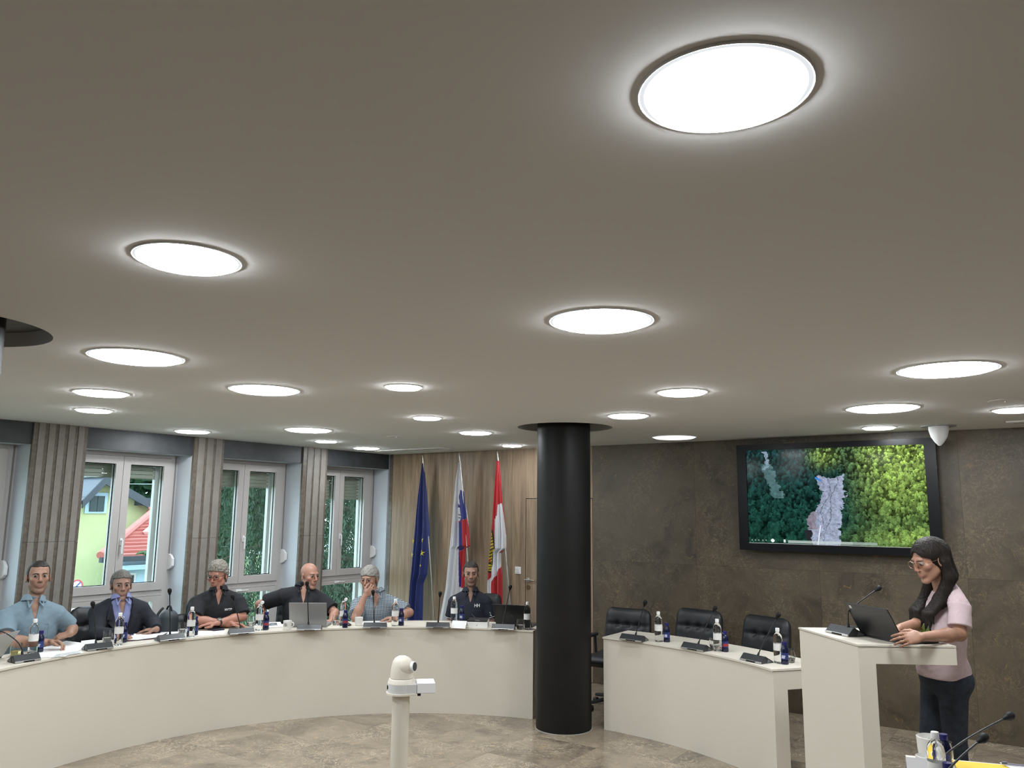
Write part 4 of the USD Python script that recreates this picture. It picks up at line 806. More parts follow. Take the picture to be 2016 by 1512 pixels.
def person(label, spec):
    """one figure: spec gives places in the room; returns nothing but builds the thing and its clothes"""
    g = spec.get; fem = g('female', 0.); build = g('build', 1.); hc = np.array(spec['head'], float); hd = look(hc, spec['face']); pitch = g('pitch', 0.); rollh = g('roll', 0.)
    HR = yawmat(*hd)@axrot([1, 0, 0], pitch)@axrot([0, 1, 0], rollh)
    hip = np.array(spec['hip'], float); TR = yawmat(*look(hip, spec['torso'])); fw, rt = TR[:, 1], TR[:, 0]; up = np.array([0, 0, 1.])
    sh = np.array(spec['chest'], float)                      # point between the shoulders
    tilt = g('tilt', 0.); shw = .156*build*(1-.05*fem); SR, SL = sh+rt*shw+up*(tilt-.028), sh-rt*shw-up*(tilt+.028)
    SR, SL = SR+np.array(g('dR', (0, 0, 0))), SL+np.array(g('dL', (0, 0, 0)))
    t = thing('person', label, 'person', (hip[0], hip[1], 0)); l1, l2 = .305*(1-.09*fem), .262*(1-.07*fem)
    arms = {}
    for n, S, s in (('R', SR, 1), ('L', SL, -1)):
        W = np.array(spec['wrist'+n], float)
        if 'at'+n in spec: E = np.array(spec['at'+n], float)
        else: E, W = ik(S, W, l1, l2, np.array(spec['elbow'+n], float))
        if g('say'): print(n, 'upper %.3f fore %.3f' % (np.linalg.norm(E-S), np.linalg.norm(W-E)), S, E, W)
        arms[n] = (S, E, W, s)
    spine = sh-hip; spine_u = spine/np.linalg.norm(spine); CR = np.stack([rt, np.cross(spine_u, rt), spine_u], 1)
    nb = sh+up*(.082-.012*fem)+fw*.002; ch = sh-spine_u*.17+fw*.012; be = hip+spine_u*.13+fw*.02*build
    neck_top = hc+HR@np.array([0, -.022, -.075])
    def torso(B, gr, sleeves=None, low=True):
        B.ell(ch, np.array([.158*build*(1-.12*fem), .108*build*(1-.1*fem), .20])+gr, CR, .05); B.ell(be, np.array([.145*build*(1-.12*fem), g('belly', .118), .165])+gr, CR, .06)
        if fem:
            for s in (-1, 1): B.ell(ch+rt*s*.062+fw*.075-spine_u*.015, np.array([.062, .058, .064])+gr*.6, CR, .035)
        if low: B.ell(hip+up*.02, np.array([.165*build*(1-.03*fem), .125, .12])+gr, TR, .05)
        for S, E, W, s in arms.values():
            B.cone(sh+up*.030+rt*s*.045-fw*.01, S-up*.004, .044+gr, .049*build*(1-.1*fem)+gr, .045)
            if sleeves: B.cut(S-up*.004, S+(E-S)*sleeves, .050*build*(1-.1*fem)+gr, .046*build*(1-.08*fem)+gr+g('flare', .004), .014)
    B = Blob(); torso(B, 0.); B.cone(nb-up*.06, neck_top, .060*(1-.16*fem), .054*(1-.18*fem), .03); head(B, hc, HR, fem, g('jaw', 1.))
    sc = 1-.10*fem
    for n, (S, E, W, s) in arms.items():
        u, w = arm_dirs(S, E, W); B.cone(S, E, .047*build*sc, .039*sc, .02); B.cone(E, E+(W-E)*.35, .041*sc, .040*sc, .015); B.cone(E+(W-E)*.3, W, .041*sc, .0255*sc, .02)
        hs = spec['hand'+n]; hand(B, W, np.array(hs[0], float), np.array(hs[1], float), np.array(hs[2], float), *hs[3:5] if len(hs) > 4 else (hs[3],), s=g('hands', 1.0)*sc, curls=hs[5] if len(hs) > 5 else None)
    legs = []
    for s, K, A in ((1, spec['kneeR'], spec['ankleR']), (-1, spec['kneeL'], spec['ankleL'])):
        Hj = hip+rt*s*.092-up*.01; K, A = np.array(K, float), np.array(A, float); legs.append((Hj, K, A, s)); B.cone(Hj, K, .076*build, .052, .03); B.cone(K, K+(A-K)*.35, .052, .052, .02); B.cone(K+(A-K)*.3, A, .052, .036, .02)
        fd = np.array(g('foot', fw), float); B.cone(A-up*.03, A-up*.055+fd*.13, .036, .026, .02)
    allp = np.vstack([[hc+.17, hc-.17, hip-.2, hip+.2, sh-.3, sh+.3]]+[[p-.21, p+.21] for S, E, W, s in arms.values() for p in (E, W)]+[[K-.1, K+.1, A-.12, A+.12, A+fw*.2] for _, K, A, s in legs]); lo, hi = allp.min(0), allp.max(0)
    h = g('h', .0045); m = B.mesh(h, lo, hi); skin = g('skin', (.36, .20, .135)); col = facetint(m.vertices, hc, HR, skin, g('stubble', 0.), stub=g('stub', (.10, .07, .055)), lip=g('lip', (.27, .10, .085)), red=g('red', .12))
    body = part(t, 'body', m, SKINM, True, col=col, world=True)
    eyes(t, hc, HR, g('gaze', (0, 1, 0)), g('iris', (.03, .045, .05)))
    brows(t, hc, HR, g('browm'), g('browt', .0035), g('frown', .0))
    if g('hair'): part(t, 'hair', hair_shell(hc, HR, **spec['hair']), spec['hairm'], True, world=True)
    # shirt
    gr = g('loose', .012); sl = g('sleeve', .62)
    def shirt(gr, sl, mat, name, vneck=0., full=False, hem=None, wide=0.):
        B = Blob(); torso(B, gr, None if full else sl, low=hem is None or True)
        if full:
            for S, E, W, s in arms.values(): B.cone(S, E, .056*build+gr*.4, .048+gr*.4, .02); B.cut(E, E+(W-E)*.97, .050+gr*.4, .037+gr*.3, .012)
        B.cone(nb-up*.07, nb-up*.005, .070*(1-.14*fem)+gr*.3, .062*(1-.14*fem)+gr*.3, .03)
        na = (neck_top-nb)/np.linalg.norm(neck_top-nb); nr = .078+(.012 if full else 0)-.012*fem; B.cut(nb+up*(.016 if not fem else .004)+fw*.008, nb+na*.25+fw*.03, nr, nr+.03, .006, '-')
        B.half(hip-up*(hem if hem is not None else .03), -up, .004)
        if vneck:
            zt, zb = .075, .035-vneck
            def vee(p):
                q = (p-sh)@CR; return np.maximum(np.maximum(np.abs(q[..., 0])-(wide or .030)*np.clip((q[..., 2]-zb)/(zt-zb), 0, 1.4), .015-q[..., 1]), zb-q[..., 2])
            B.fold(vee, .004, '-')
        def crease(p):
            return 0
        m = B.mesh(h, lo-.03, hi+.03); v = m.vertices; q = (v-sh)@TR
        dd = meshkit.fbm(q*np.array([7., 7., 11.])+q[:, [2, 0, 1]]*3, 3, 4)-.5; m.vertices = v+m.vertex_normals*(dd*g('crease', .014))[:, None]
        return part(t, name, m, mat, True, world=True)
    inner = shirt(gr, sl, spec['shirtm'], 'shirt', g('vneck', 0.), hem=g('hem'), wide=g('vwide', 0))
    if g('jacketm'): shirt(gr+.016, .9, spec['jacketm'], 'jacket', .36, True, wide=.082)
    if g('collar'):
        C = Blob(); a = nb-up*.016; ax = (neck_top-nb)+up*.08+fw*.0; ax /= np.linalg.norm(ax); C.cut(a, a+ax*.050, .090, .0715, .004); C.cut(a-ax*.02, a+ax*.08, .0785, .0585, .003, '-')
        
        def slot(p): q = (p-nb)@TR; return np.maximum(np.abs(q[..., 0])-(.010+g('open', 0.)+.35*np.clip(q[..., 2]-.0, 0, 1)), -q[..., 1])
        C.fold(slot, .004, '-')
        for s in (-1, 1): C.cone(nb+fw*.070+rt*s*.022-up*.004, nb+fw*.098+rt*s*.046-up*.046, .0065, .0045, .006); C.cone(nb+fw*.058+rt*s*.050-up*.004, nb+fw*.096+rt*s*.050-up*.044, .0065, .0045, .012)
        part(t, 'collar', C.mesh(.004, nb-.14, nb+.14), g('collarm', spec['shirtm']), True, world=True)
    for k in range(g('buttons', 0)):
        z0 = sh+up*(-.06-.085*k); part(t, 'button', sphere(z0+fw*(.135+.012*k*.5), (.005, .005, .005), 1), PAPER, True, world=True)
    # trousers and shoes
    T = Blob(); T.ell(hip+up*.0, np.array([.170*build*(1-.03*fem), .132, .115]), TR, .05)
    if fem: T.ell(hip-fw*.045-up*.02, (.155, .10, .10), TR, .05)
    for Hj, K, A, s in legs: T.cone(Hj, K, .086*build, .060+g('legw', .008), .03); T.cut(K, A+up*.02, .060+g('legw', .008), .046+g('legw', .008), .015)
    T.half(hip+up*g('waist', .07), up, .004)
    part(t, 'trousers', T.mesh(.006, lo-.05, hi+.05), g('trousm', TROUS), True, world=True)
    for Hj, K, A, s in legs:
        fd = np.array(g('foot', fw), float); Sh = Blob(); Sh.cone(A-up*.035-fd*.02, A-up*.052+fd*.14, .040, .032, .02); Sh.half(np.array([0, 0, .004]), -up, .004)
        part(t, 'shoe', Sh.mesh(.006, A-.25, A+.25), BLACK, True, world=True)
    return dict(path=t, sh=sh, hip=hip, TR=TR, HR=HR, hc=hc, arms=arms, nb=nb, fw=fw, rt=rt, CR=CR, ch=ch)
TROUS = pbr('dark_trousers', (.018, .020, .028), .8)
def logo_on(P, txt, offx, offz, hgt, name='logo', mat=None, depth=.20, mesh=None):
    """flat lettering laid on the chest"""
    m = meshkit.text_mesh(txt, hgt, .0012, True) if mesh is None else mesh; w = m.bounds[1][0]; m.apply_translation([-w/2, 0, 0]); fw, rt = P['fw'], P['rt']; R = np.stack([-rt, [0, 0, 1], fw], 1)
    o = P['sh']+rt*offx+np.array([0, 0, offz]); return m, R, o
def press(P, m, R, o, mat, name, shirt):
    """moves every vertex of the lettering along the view of the chest onto the cloth"""
    pts = np.array(UsdGeom.Mesh.Get(stage, shirt).GetPointsAttr().Get())+ORIG[P['path']]; nrm = R[:, 2]; v = m.vertices.copy(); w = o+v[:, [0]]*R[:, 0]+v[:, [1]]*R[:, 1]
    q = np.stack([pts@R[:, 0], pts@R[:, 1]], 1); dep = pts@nrm; front = dep > np.median(dep); tr = cKDTree(q[front]); d, i = tr.query(np.stack([w@R[:, 0], w@R[:, 1]], 1), k=8); z = dep[front][i].max(1)
    m.vertices = w+nrm*(z+.0015+v[:, 2]-w@nrm)[:, None]; part(P['path'], name, m, mat, world=True)
# ---------------- the people ----------------
r_, f_, u_ = np.array([RIGHT[0], RIGHT[1], 0]), np.array([FWD[0], FWD[1], 0]), np.array([0, 0, 1.]); r_ /= np.linalg.norm(r_); f_ /= np.linalg.norm(f_)
def depth(p): return (np.asarray(p)-EYEP)@FWD
def hd_at(x, ytop, r): p = Cp(x, ytop, r); return p-[0, 0, .124]
def seated(x, r, z=.53): p = Cp(x, 1150, r); p[2] = z; return p
def legs_for(hip, torso, spread=.12):
    d = look(hip, torso); fw = np.array([*d, 0]); rt = np.array([d[1], -d[0], 0]); K = [hip+fw*.42+rt*s*spread+[0, 0, .50-hip[2]] for s in (1, -1)]; A = [k+fw*.02+[0, 0, -.42] for k in K]
    return dict(kneeR=K[0], kneeL=K[1], ankleR=A[0], ankleL=A[1], foot=fw)
def chest_at(x, r, z): p = Cp(x, 1180, r); p[2] = z; return p
HAIR_DB = mottled('dark_brown_hair', (.012, .009, .007), (.030, .023, .018), 90., .6, stretch=(1, 1, .3))
HAIR_G = mottled('grey_hair', (.06, .055, .048), (.17, .16, .142), 110., .6, stretch=(1, 1, .3))
HAIR_LG = mottled('pale_grey_hair', (.12, .108, .09), (.28, .255, .215), 110., .6, stretch=(1, 1, .3))
HAIR_W = mottled('white_grey_hair', (.16, .152, .138), (.33, .315, .29), 110., .6, stretch=(1, 1, .3))
HAIR_BK = mottled('black_brown_hair', (.006, .005, .0045), (.020, .0135, .010), 160., .62, stretch=(1, 1, .12), specular_ior_level=.25)
BR_D, BR_G = pbr('dark_brow', (.018, .013, .010), .8), pbr('grey_brow', (.16, .14, .12), .8)
LBLUE = mottled('light_blue_linen', (.155, .225, .275), (.20, .28, .335), 120., .85, bumps=.15)
LAV = pbr('lavender_cotton', (.20, .225, .42), .8, bump=(400., .2)); NAVYJ = pbr('navy_wool', (.010, .012, .020), .85, bump=(350., .25)); BLKP = pbr('black_polo_cotton', (.0075, .008, .011), .85, bump=(300., .2)); NAVP = pbr('navy_polo_cotton', (.008, .010, .022), .8, bump=(300., .2))
MATS['checked'] = usdkit.material(stage, '/World/Looks/checked_cotton', {'g': ('texture_coordinate', {}), 's': ('separate_xyz', {}), 'a': ('math', {'math_type': 'multiply_add', 'value2': .707}), 'a2': ('math', {'math_type': 'multiply', 'value2': .707}), 'p1': ('math', {'math_type': 'pingpong', 'value2': .0062}), 'p2': ('math', {'math_type': 'pingpong', 'value2': .0062}),
    'm1': ('math', {'math_type': 'less_than', 'value2': .0017}), 'm2': ('math', {'math_type': 'less_than', 'value2': .0017}), 'mx': ('math', {'math_type': 'maximum'}), 'c': ('mix', {'color1': (.026, .052, .085), 'color2': (.40, .45, .48)}), 'p': ('principled_bsdf', {'roughness': .85})},
    [('g.object', 's.vector'), ('s.x', 'a2.value1'), ('s.y', 'a.value1'), ('a2.value', 'a.value3'), ('a.value', 'p1.value1'), ('s.z', 'p2.value1'), ('p1.value', 'm1.value1'), ('p2.value', 'm2.value1'), ('m1.value', 'mx.value1'), ('m2.value', 'mx.value2'), ('mx.value', 'c.fac'), ('c.color', 'p.base_color')], surface='p.BSDF')

SAY = 0
def ring_on(P, n, spec, label, s=1.):
    S_, E_, W = P['arms'][n][:3]; d, nr, sd = [np.array(q, float) for q in spec[:3]]; d /= np.linalg.norm(d); nr = nr-(nr@d)*d; nr /= np.linalg.norm(nr); th = sd-(sd@d)*d-(sd@nr)*nr; th /= np.linalg.norm(th)
    a = math.radians(spec[3]*55+5); ax = d*math.cos(a)+nr*math.sin(a); c = W+d*.0835*s-th*.011*s+ax*.016*s; ax2 = np.cross(ax, th)
    solo('finger_ring', tf(lathe(np.array([(.0078, -.0022), (.0102, -.0016), (.0102, .0016), (.0078, .0022), (.0078, -.0022)])*s, 20), np.stack([th, ax2, ax], 1), c), pbr('gold', (.6, .42, .16), .25, metallic=1.), label, 'ring', 40)
HP1 = (-r_*.85-f_*.3-u_*.20, -u_*.6+f_*.3, u_*.6-r_*.2, .6); HP7 = (-r_*.95-u_*.10+f_*.05, f_*.85-u_*.5, u_*.8+f_*.4-r_*.2, .30)
# 1 light blue shirt
H = hd_at(79, 1104.5, 3.27); hip = seated(66, 3.38)
P1 = person('man with short dark hair in a light blue shirt, hands together on the table', dict(say=SAY, head=H, face=8, pitch=4, hip=hip, torso=14, chest=chest_at(66, 3.26, 1.01), tilt=.0, build=1.06, jaw=1.03,
    wristR=Cp(96, 1265, 2.99), wristL=Cp(138, 1248, 3.02), atR=Cp(10, 1262, 3.13), atL=Cp(142, 1238, 3.22),
    handR=(r_*.95-u_*.02+f_*.1, -u_*.55-f_*.3, u_*.6-f_*.5, .62), handL=(-r_*.85-f_*.3-u_*.20, -u_*.6+f_*.3, u_*.6-r_*.2, .6),
    **legs_for(hip, 14), skin=(.33, .185, .125), stubble=.35, hair=dict(grow=.005, fr_z=.080, temple=.014, side=-.03, noise=.002, front=.07), hairm=HAIR_DB, browm=BR_D, gaze=(.32, 1, .02), shirtm=LBLUE, vneck=.075, collar=1, open=.010, sleeve=.78, buttons=4, loose=.016))
sh = P1['path']+'/shirt'
m, R, o = logo_on(P1, '', -.075, -.145, .01, mesh=cat(*ringbox(-.045, .045, -.055, .05, -.043, .043, -.053, .048, 0, .001).apply_transform(np.array([[0, 1, 0, 0], [0, 0, 1, 0], [1, 0, 0, 0], [0, 0, 0, 1.]])).split()))
press(P1, m, R, o, pbr('shirt_seam', (.10, .15, .19), .9), 'chest_pocket', sh)
ring_on(P1, 'L', HP1, 'gold ring on the left hand of the man in the light blue shirt')

# 2 jacket
H = hd_at(241, 1123.5, 3.36); hip = seated(238, 3.44)
P2 = person('grey haired man in a dark jacket over an open lavender shirt', dict(say=SAY, head=H, face=10, pitch=0, hip=hip, torso=14, chest=chest_at(238, 3.34, .955), build=1.05, belly=.13, jaw=1.06,
    wristR=Cp(233, 1250, 3.03), wristL=Cp(308, 1239, 3.03), atR=Cp(190, 1248, 3.20), atL=Cp(301, 1226, 3.24), handR=(r_*.85-f_*.25-u_*.06, -u_, -f_*.6+r_*.2, .3), handL=(-r_*.95-f_*.15-u_*.05, -u_, -f_*.9, .25),
    **legs_for(hip, 14), skin=(.31, .175, .125), stubble=.15, stub=(.22, .16, .13), hair=dict(grow=.009, fr_z=.070, temple=.004, side=-.02, noise=.004, front=.070), hairm=HAIR_G, browm=BR_D, gaze=(.30, 1, .0), shirtm=LAV, vneck=.07, collar=1, open=.008, sleeve=.3, jacketm=NAVYJ, buttons=4))
for s_ in (-1, 1):
    lp = prism(Polygon([(s_*.050, .055), (s_*.098, .030), (s_*.125, -.075), (s_*.100, -.085), (s_*.108, -.105), (s_*.018, -.315), (s_*.012, -.31), (s_*.060, -.08)]), 0, .006).subdivide().subdivide()
    press(P2, lp, np.stack([-P2['rt'], [0, 0, 1], P2['fw']], 1), P2['sh'], NAVYJ, 'lapel', P2['path']+'/jacket')
# 3 black polo, glasses
H = hd_at(430, 1105.5, 3.26); hip = seated(428, 3.38)
P3 = person('grey haired man with dark rimmed glasses and black polo shirt, arms crossed on the table', dict(say=SAY, head=H, face=-24, pitch=-12, rollh=3, hip=hip, torso=6, chest=chest_at(429, 3.25, .985), build=1.10, belly=.145, jaw=1.12,
    wristR=Cp(453, 1229, 3.03), wristL=Cp(427, 1227, 2.98), atR=Cp(382, 1221, 3.14), atL=Cp(477, 1214, 3.14), handR=(r_*.95+f_*.1, -u_*.8-f_*.3, u_*.5-f_*.6, .35), handL=(-r_*.95-f_*.30-u_*.06, -u_, -f_*.9, .15),
    **legs_for(hip, 6), skin=(.40, .185, .13), red=.22, stubble=.12, stub=(.36, .22, .17), hair=dict(grow=.013, fr_z=.066, temple=.0, side=-.02, noise=.010, front=.066, top=.004), hairm=HAIR_LG, browm=BR_G, gaze=(-.25, 1, -.25), shirtm=BLKP, vneck=.06, collar=1, open=.006, sleeve=.86, buttons=0, loose=.018))
spectacles(P3['path'], P3['hc'], P3['HR'], pbr('dark_frames', (.012, .010, .012), .3), w=.027, hgt=.017, r=.0019)
m, R, o = logo_on(P3, 'NVTP', -.085, -.095, .018); press(P3, m, R, o, PAPER, 'chest_logo', P3['path']+'/shirt')
S, E, W, s = P3['arms']['L']; d = (W-E)/np.linalg.norm(W-E); wc = W-d*.025
wt = thing('wristwatch', 'steel wristwatch on a dark strap at the left wrist of the man with dark glasses', 'watch', wc)
part(wt, 'strap', tube([-d*.009, d*.009], .0305, 24, False), BLACK, True); nn_ = np.cross(d, np.cross(-f_*.6+u_, d)); nn_ /= np.linalg.norm(nn_)
part(wt, 'case', tube([nn_*.028, nn_*.037], .019, 24), SILVER, 40)
# 4 bald
H = hd_at(611, 1108.5, 3.36); hip = seated(600, 3.44)
P4 = person('bald man in a black polo shirt turned to his neighbour, one arm akimbo', dict(say=SAY, head=H, face=36, pitch=-4, rollh=5, hip=hip, torso=4, chest=chest_at(596, 3.36, .972), tilt=.022, build=1.14, belly=.14, jaw=1.08,
    wristR=Dp(526, 1232, depth(hip)-.08), wristL=Cp(652, 1223, 3.04), atR=Dp(511, 1190, depth(hip)-.05), atL=Cp(660, 1207, 3.22), handR=(-u_*.7+r_*.6, r_, f_*-1, .4), handL=(-r_*.7-f_*.6, -u_, -f_+r_*.3, .25), dR=(0, 0, .01),
    **legs_for(hip, 4), skin=(.38, .195, .135), red=.18, stubble=.22, stub=(.20, .13, .10), hair=None, browm=BR_D, browt=.0025, gaze=(.15, 1, 0), shirtm=BLKP, vneck=.09, collar=1, open=.012, sleeve=.74, loose=.018))
# 5 checked shirt, hand at the mouth
H = hd_at(728, 1115, 3.24); hip = seated(738, 3.38)
E5 = Cp(700, 1216, 3.05); hf = P = None
P5 = person('white haired man in a blue checked shirt resting his mouth on his fist', dict(say=SAY, head=H, face=-22, pitch=-8, rollh=-4, hip=hip, torso=-2, chest=chest_at(741, 3.24, .915), build=1.10, belly=.135,
    wristR=Dp(719, 1172, depth(E5)+.06), wristL=Cp(777, 1216, 3.03), atR=E5, atL=Cp(806, 1206, 3.16), handR=(r_*.72+u_*.62+f_*.15, f_*.75-r_*.2+u_*.2, u_*.6-r_*.6, .85), handL=(-r_*.95-f_*.12-u_*.08, -u_, -f_*.8-r_*.2, .32),
    **legs_for(hip, -2), skin=(.37, .20, .14), red=.16, stubble=.1, stub=(.32, .22, .17), hair=dict(grow=.013, fr_z=.056, temple=.0, side=-.024, noise=.005, front=.070), hairm=HAIR_W, browm=BR_G, gaze=(-.2, 1, -.3), shirtm=MATS['checked'], vneck=.07, collar=1, open=.008, sleeve=.80, loose=.018))
# 6 navy polo
H = hd_at(927.5, 1105.5, 3.55); hip = seated(926, 3.60)
P6 = person('dark haired man with goatee in a navy polo shirt sitting before the flags', dict(say=SAY, head=H, face=2, pitch=-2, hip=hip, torso=0, chest=chest_at(926, 3.55, .915), build=1.02,
    wristR=Dp(902, 1258, depth(hip)-.26), wristL=Dp(950, 1258, depth(hip)-.26), atR=Dp(886, 1225, depth(hip)-.02), atL=Dp(966, 1225, depth(hip)-.02), handR=(-f_*.5+r_*.6-u_*.4, -u_, r_, .4), handL=(-f_*.5-r_*.6-u_*.4, -u_, -r_, .4),
    **legs_for(hip, 0), skin=(.33, .19, .135), stubble=.45, stub=(.055, .035, .028), hair=dict(grow=.006, fr_z=.074, temple=.010, side=-.02, noise=.003, front=.072), hairm=HAIR_DB, browm=BR_D, gaze=(.0, 1, .0), shirtm=NAVP, vneck=.06, collar=1, open=.008, sleeve=.80, loose=.014))
m, R, o = logo_on(P6, 'HH', -.068, -.075, .030); press(P6, m, R, o, PAPER, 'chest_logo', P6['path']+'/shirt')
for n in 'RL':
    S, E, W, s = P6['arms'][n]; L_ = np.linalg.norm(E-S); d = (E-S)/L_; part(P6['path'], 'sleeve_piping', tube([S+d*(L_*.80-.012), S+d*(L_*.80-.008)], .0672, 30, False), PAPER, True, world=True)
for k in range(3): c = S+d*(L_*.80-.030-.016*k)-f_*.062+r_*(.012-.004*k); part(P6['path'], 'sleeve_print', tube(bez(c-r_*.016, c+[0, 0, .006], c+r_*.018, n=6), .0035, 5), PAPER, world=True)

# 7 the speaker
PINK = mottled('pale_pink_cotton', (.52, .40, .42), (.58, .455, .475), 60., .85); JEANS = mottled('dark_blue_denim', (.012, .017, .028), (.026, .036, .055), 30., .85, bumps=.2)
WD = 4.76; H = Dp(1829, 1103, WD-.02); hip = Dp(1860, 1352, WD+.02); hip[2] = .845
def flr(x, y, w, z): p = Dp(x, y, w); p[2] = z; return p
wL, wR = Zp(1814, 1254, PZ+.055), Zp(1772, 1236, PZ+.045)
P7 = person('woman with long dark hair, glasses and a pale pink T-shirt standing at the lectern', dict(say=SAY, head=H, face=-50, pitch=-19, hip=hip, torso=-62, chest=Dp(1861, 1176, WD+.0), female=1., build=1.0, h=.0038, belly=.108,
    wristL=wL, wristR=wR, atL=Dp(1889, 1249, WD-.22), atR=Dp(1826, 1224, WD+.10), handL=(-r_*.95-u_*.10+f_*.05, f_*.85-u_*.5, u_*.8+f_*.4-r_*.2, .30), handR=(-r_*.95-u_*.15, -u_, -f_*.8, .4),
    kneeL=flr(1880, 1450, WD-.05, .46), kneeR=flr(1832, 1445, WD+.05, .46), ankleL=flr(1893, 1560, WD-.03, .08), ankleR=flr(1840, 1540, WD+.08, .08), foot=-r_*.9-f_*.3,
    skin=(.36, .19, .125), lip=(.33, .10, .09), hair=None, browm=BR_D, browt=.0026, gaze=(0, 1, -.5), iris=(.02, .015, .01), shirtm=PINK, sleeve=.74, vneck=0., hem=.0, waist=.095, trousm=JEANS, legw=.003, loose=.014, flare=.006, crease=.016))
hc, HR = P7['hc'], P7['HR']; Q = lambda *q: hc+HR@np.array(q, float)
def long_hair():
    B = Blob(); B.ell(Q(0, -.016, .042), (.084, .107, .092), HR, .01); B.cone(Q(0, -.060, .02), Q(0, -.085, -.12), .078, .060, .05)
    def face(p):
        q = (p-hc)@HR; x, y, z = np.abs(q[..., 0]), q[..., 1], q[..., 2]; fr = np.clip((y+.005)/.04, 0, 1); zl = -.3+fr*(.3+.074-.9*np.clip(x-.012, 0, 1)); return np.where(y > -.005, (zl-z)*.7, -.02+y*0)
    B.fold(face, .006)
    fw, rt, shp = P7['fw'], P7['rt'], P7['sh']
    for s, ends in ((-1, [(0, -.012, -.10), (0, .055, -.02), (0, .10, .07)]), (1, [(0, -.012, -.10), (0, .06, -.02), (0, .11, .06)])):
        a, b = Q(s*.076, -.035, -.02), Q(s*.078, -.035, -.11); c = shp+rt*s*.075+fw*.070-u_*.01; d = shp+rt*s*.075+fw*.150-u_*.09; e = shp+rt*s*.070+fw*.155-u_*.140
        B.cone(a, b, .030, .034, .03); B.cone(b, c, .034, .040, .03); B.cone(c, d, .038, .030, .025)
        for k in range(6): e2 = e+rt*(.020*(k-2.5))+fw*.012*((k*7) % 3-1)-u_*(.005+.022*((k*5) % 3)); B.cone(c+rt*.008*(k-2.5), d+rt*.012*(k-2.5), .022, .020, .012); B.cone(d+rt*.012*(k-2.5), e2, .019, .0025, .008)
    m = B.mesh(.004, hc-[.3, .3, .62], hc+[.3, .3, .2], smooth=1); v = m.vertices; q = (v-hc)@HR; ang = np.arctan2(q[:, 1]+.02, q[:, 0])
    n = meshkit.fbm(np.stack([ang*18, q[:, 2]*2.5, np.linalg.norm(q[:, :2], axis=1)*110], -1), 3, 2)-.5; m.vertices = v+m.vertex_normals*(n*.008)[:, None]; return m
part(P7['path'], 'long_hair', long_hair(), HAIR_BK, True, world=True)
spectacles(P7['path'], hc, HR, pbr('rose_gold_frames', (.55, .33, .22), .25, metallic=.9), w=.026, hgt=.021, r=.0013, z=.004)
# round leafy print on the T-shirt
rs = np.random.default_rng(5); U, V = np.meshgrid(np.linspace(-1, 1, 46), np.linspace(-1, 1, 46)); q = np.arange(46*46).reshape(46, 46)
F = np.concatenate([np.stack([q[:-1, :-1], q[1:, 1:], q[1:, :-1]], -1).reshape(-1, 3), np.stack([q[:-1, :-1], q[:-1, 1:], q[1:, 1:]], -1).reshape(-1, 3)])
cx_, cy_ = (U*np.sqrt(1-V*V/2)).ravel(), (V*np.sqrt(1-U*U/2)).ravel(); pm = trimesh.Trimesh(np.stack([cx_*.075, cy_*.082, cx_*0], -1), F[:, ::-1], process=False)
n = meshkit.fbm(np.stack([cx_*5, cy_*5, cx_*0], -1), 4, 3); pc_ = np.stack([.06+.24*n, .13+.25*n, .02+.06*n], -1)
for x, y in rs.uniform(-.8, .8, (60, 2)): pc_[((cx_-x)**2+(cy_-y*.7+.15)**2) < .004] = (.50, .55, .36)
m, R, o = logo_on(P7, '', -.045, -.235, .01, mesh=pm); o = o+P7['rt']*0; m.vertices = m.vertices
pts = np.array(UsdGeom.Mesh.Get(stage, P7['path']+'/shirt').GetPointsAttr().Get())+ORIG[P7['path']]; R = np.stack([-P7['rt'], [0, 0, 1], P7['fw']], 1); w = o+m.vertices[:, [0]]*R[:, 0]+m.vertices[:, [1]]*R[:, 1]+P7['rt']*.075*0
near = pts[(pts-P7['sh'])@P7['fw'] > .0]; d, i = cKDTree(np.stack([near@R[:, 0], near@R[:, 1]], 1)).query(np.stack([w@R[:, 0], w@R[:, 1]], 1), k=6); z = (near@R[:, 2])[i].max(1)
m.vertices = w+R[:, 2]*(z+.0025-w@R[:, 2])[:, None]; part(P7['path'], 'leafy_print', m, tinted('leaf_print', .8), True, col=pc_, world=True)
ring_on(P7, 'L', HP7, 'thin gold ring on the left hand of the speaker', .9)

# chairs behind the men, rucksack
for px, rr, lab, tp in ((331, 3.76, 'black chair holding the grey rucksack', .80), (196, 3.78, 'black chair behind the man in the dark jacket', .93), (60, 3.74, 'black chair under the man in the light blue shirt', .90), (416, 3.74, 'black chair behind the man with dark glasses', .93), (592, 3.74, 'black chair under the bald man', .90), (745, 3.74, 'black chair under the man in the checked shirt', .85), (944, 3.86, 'black chair behind the man in navy', .93)):
    p = Cp(px, 1200, rr); th = polar(p)[1]; c = ring(th, rr-.22); chair(lab, c, th+180, tp)
p = Cp(331, 1230, 3.62); t = thing('rucksack', 'grey rucksack leaning on a chair between the jacket and the dark glasses', 'rucksack', (p[0], p[1], .492))
Bk = Blob(); Bk.cone((0, 0, .08), (0, 0, .30), .12, .085, .03); Bk.cone((-.07, 0, .06), (.07, 0, .06), .10, .10, .03); m = Bk.mesh(.010, (-.3, -.3, -.1), (.3, .3, .5)); m.vertices[:, 2] = np.maximum(m.vertices[:, 2], 0)
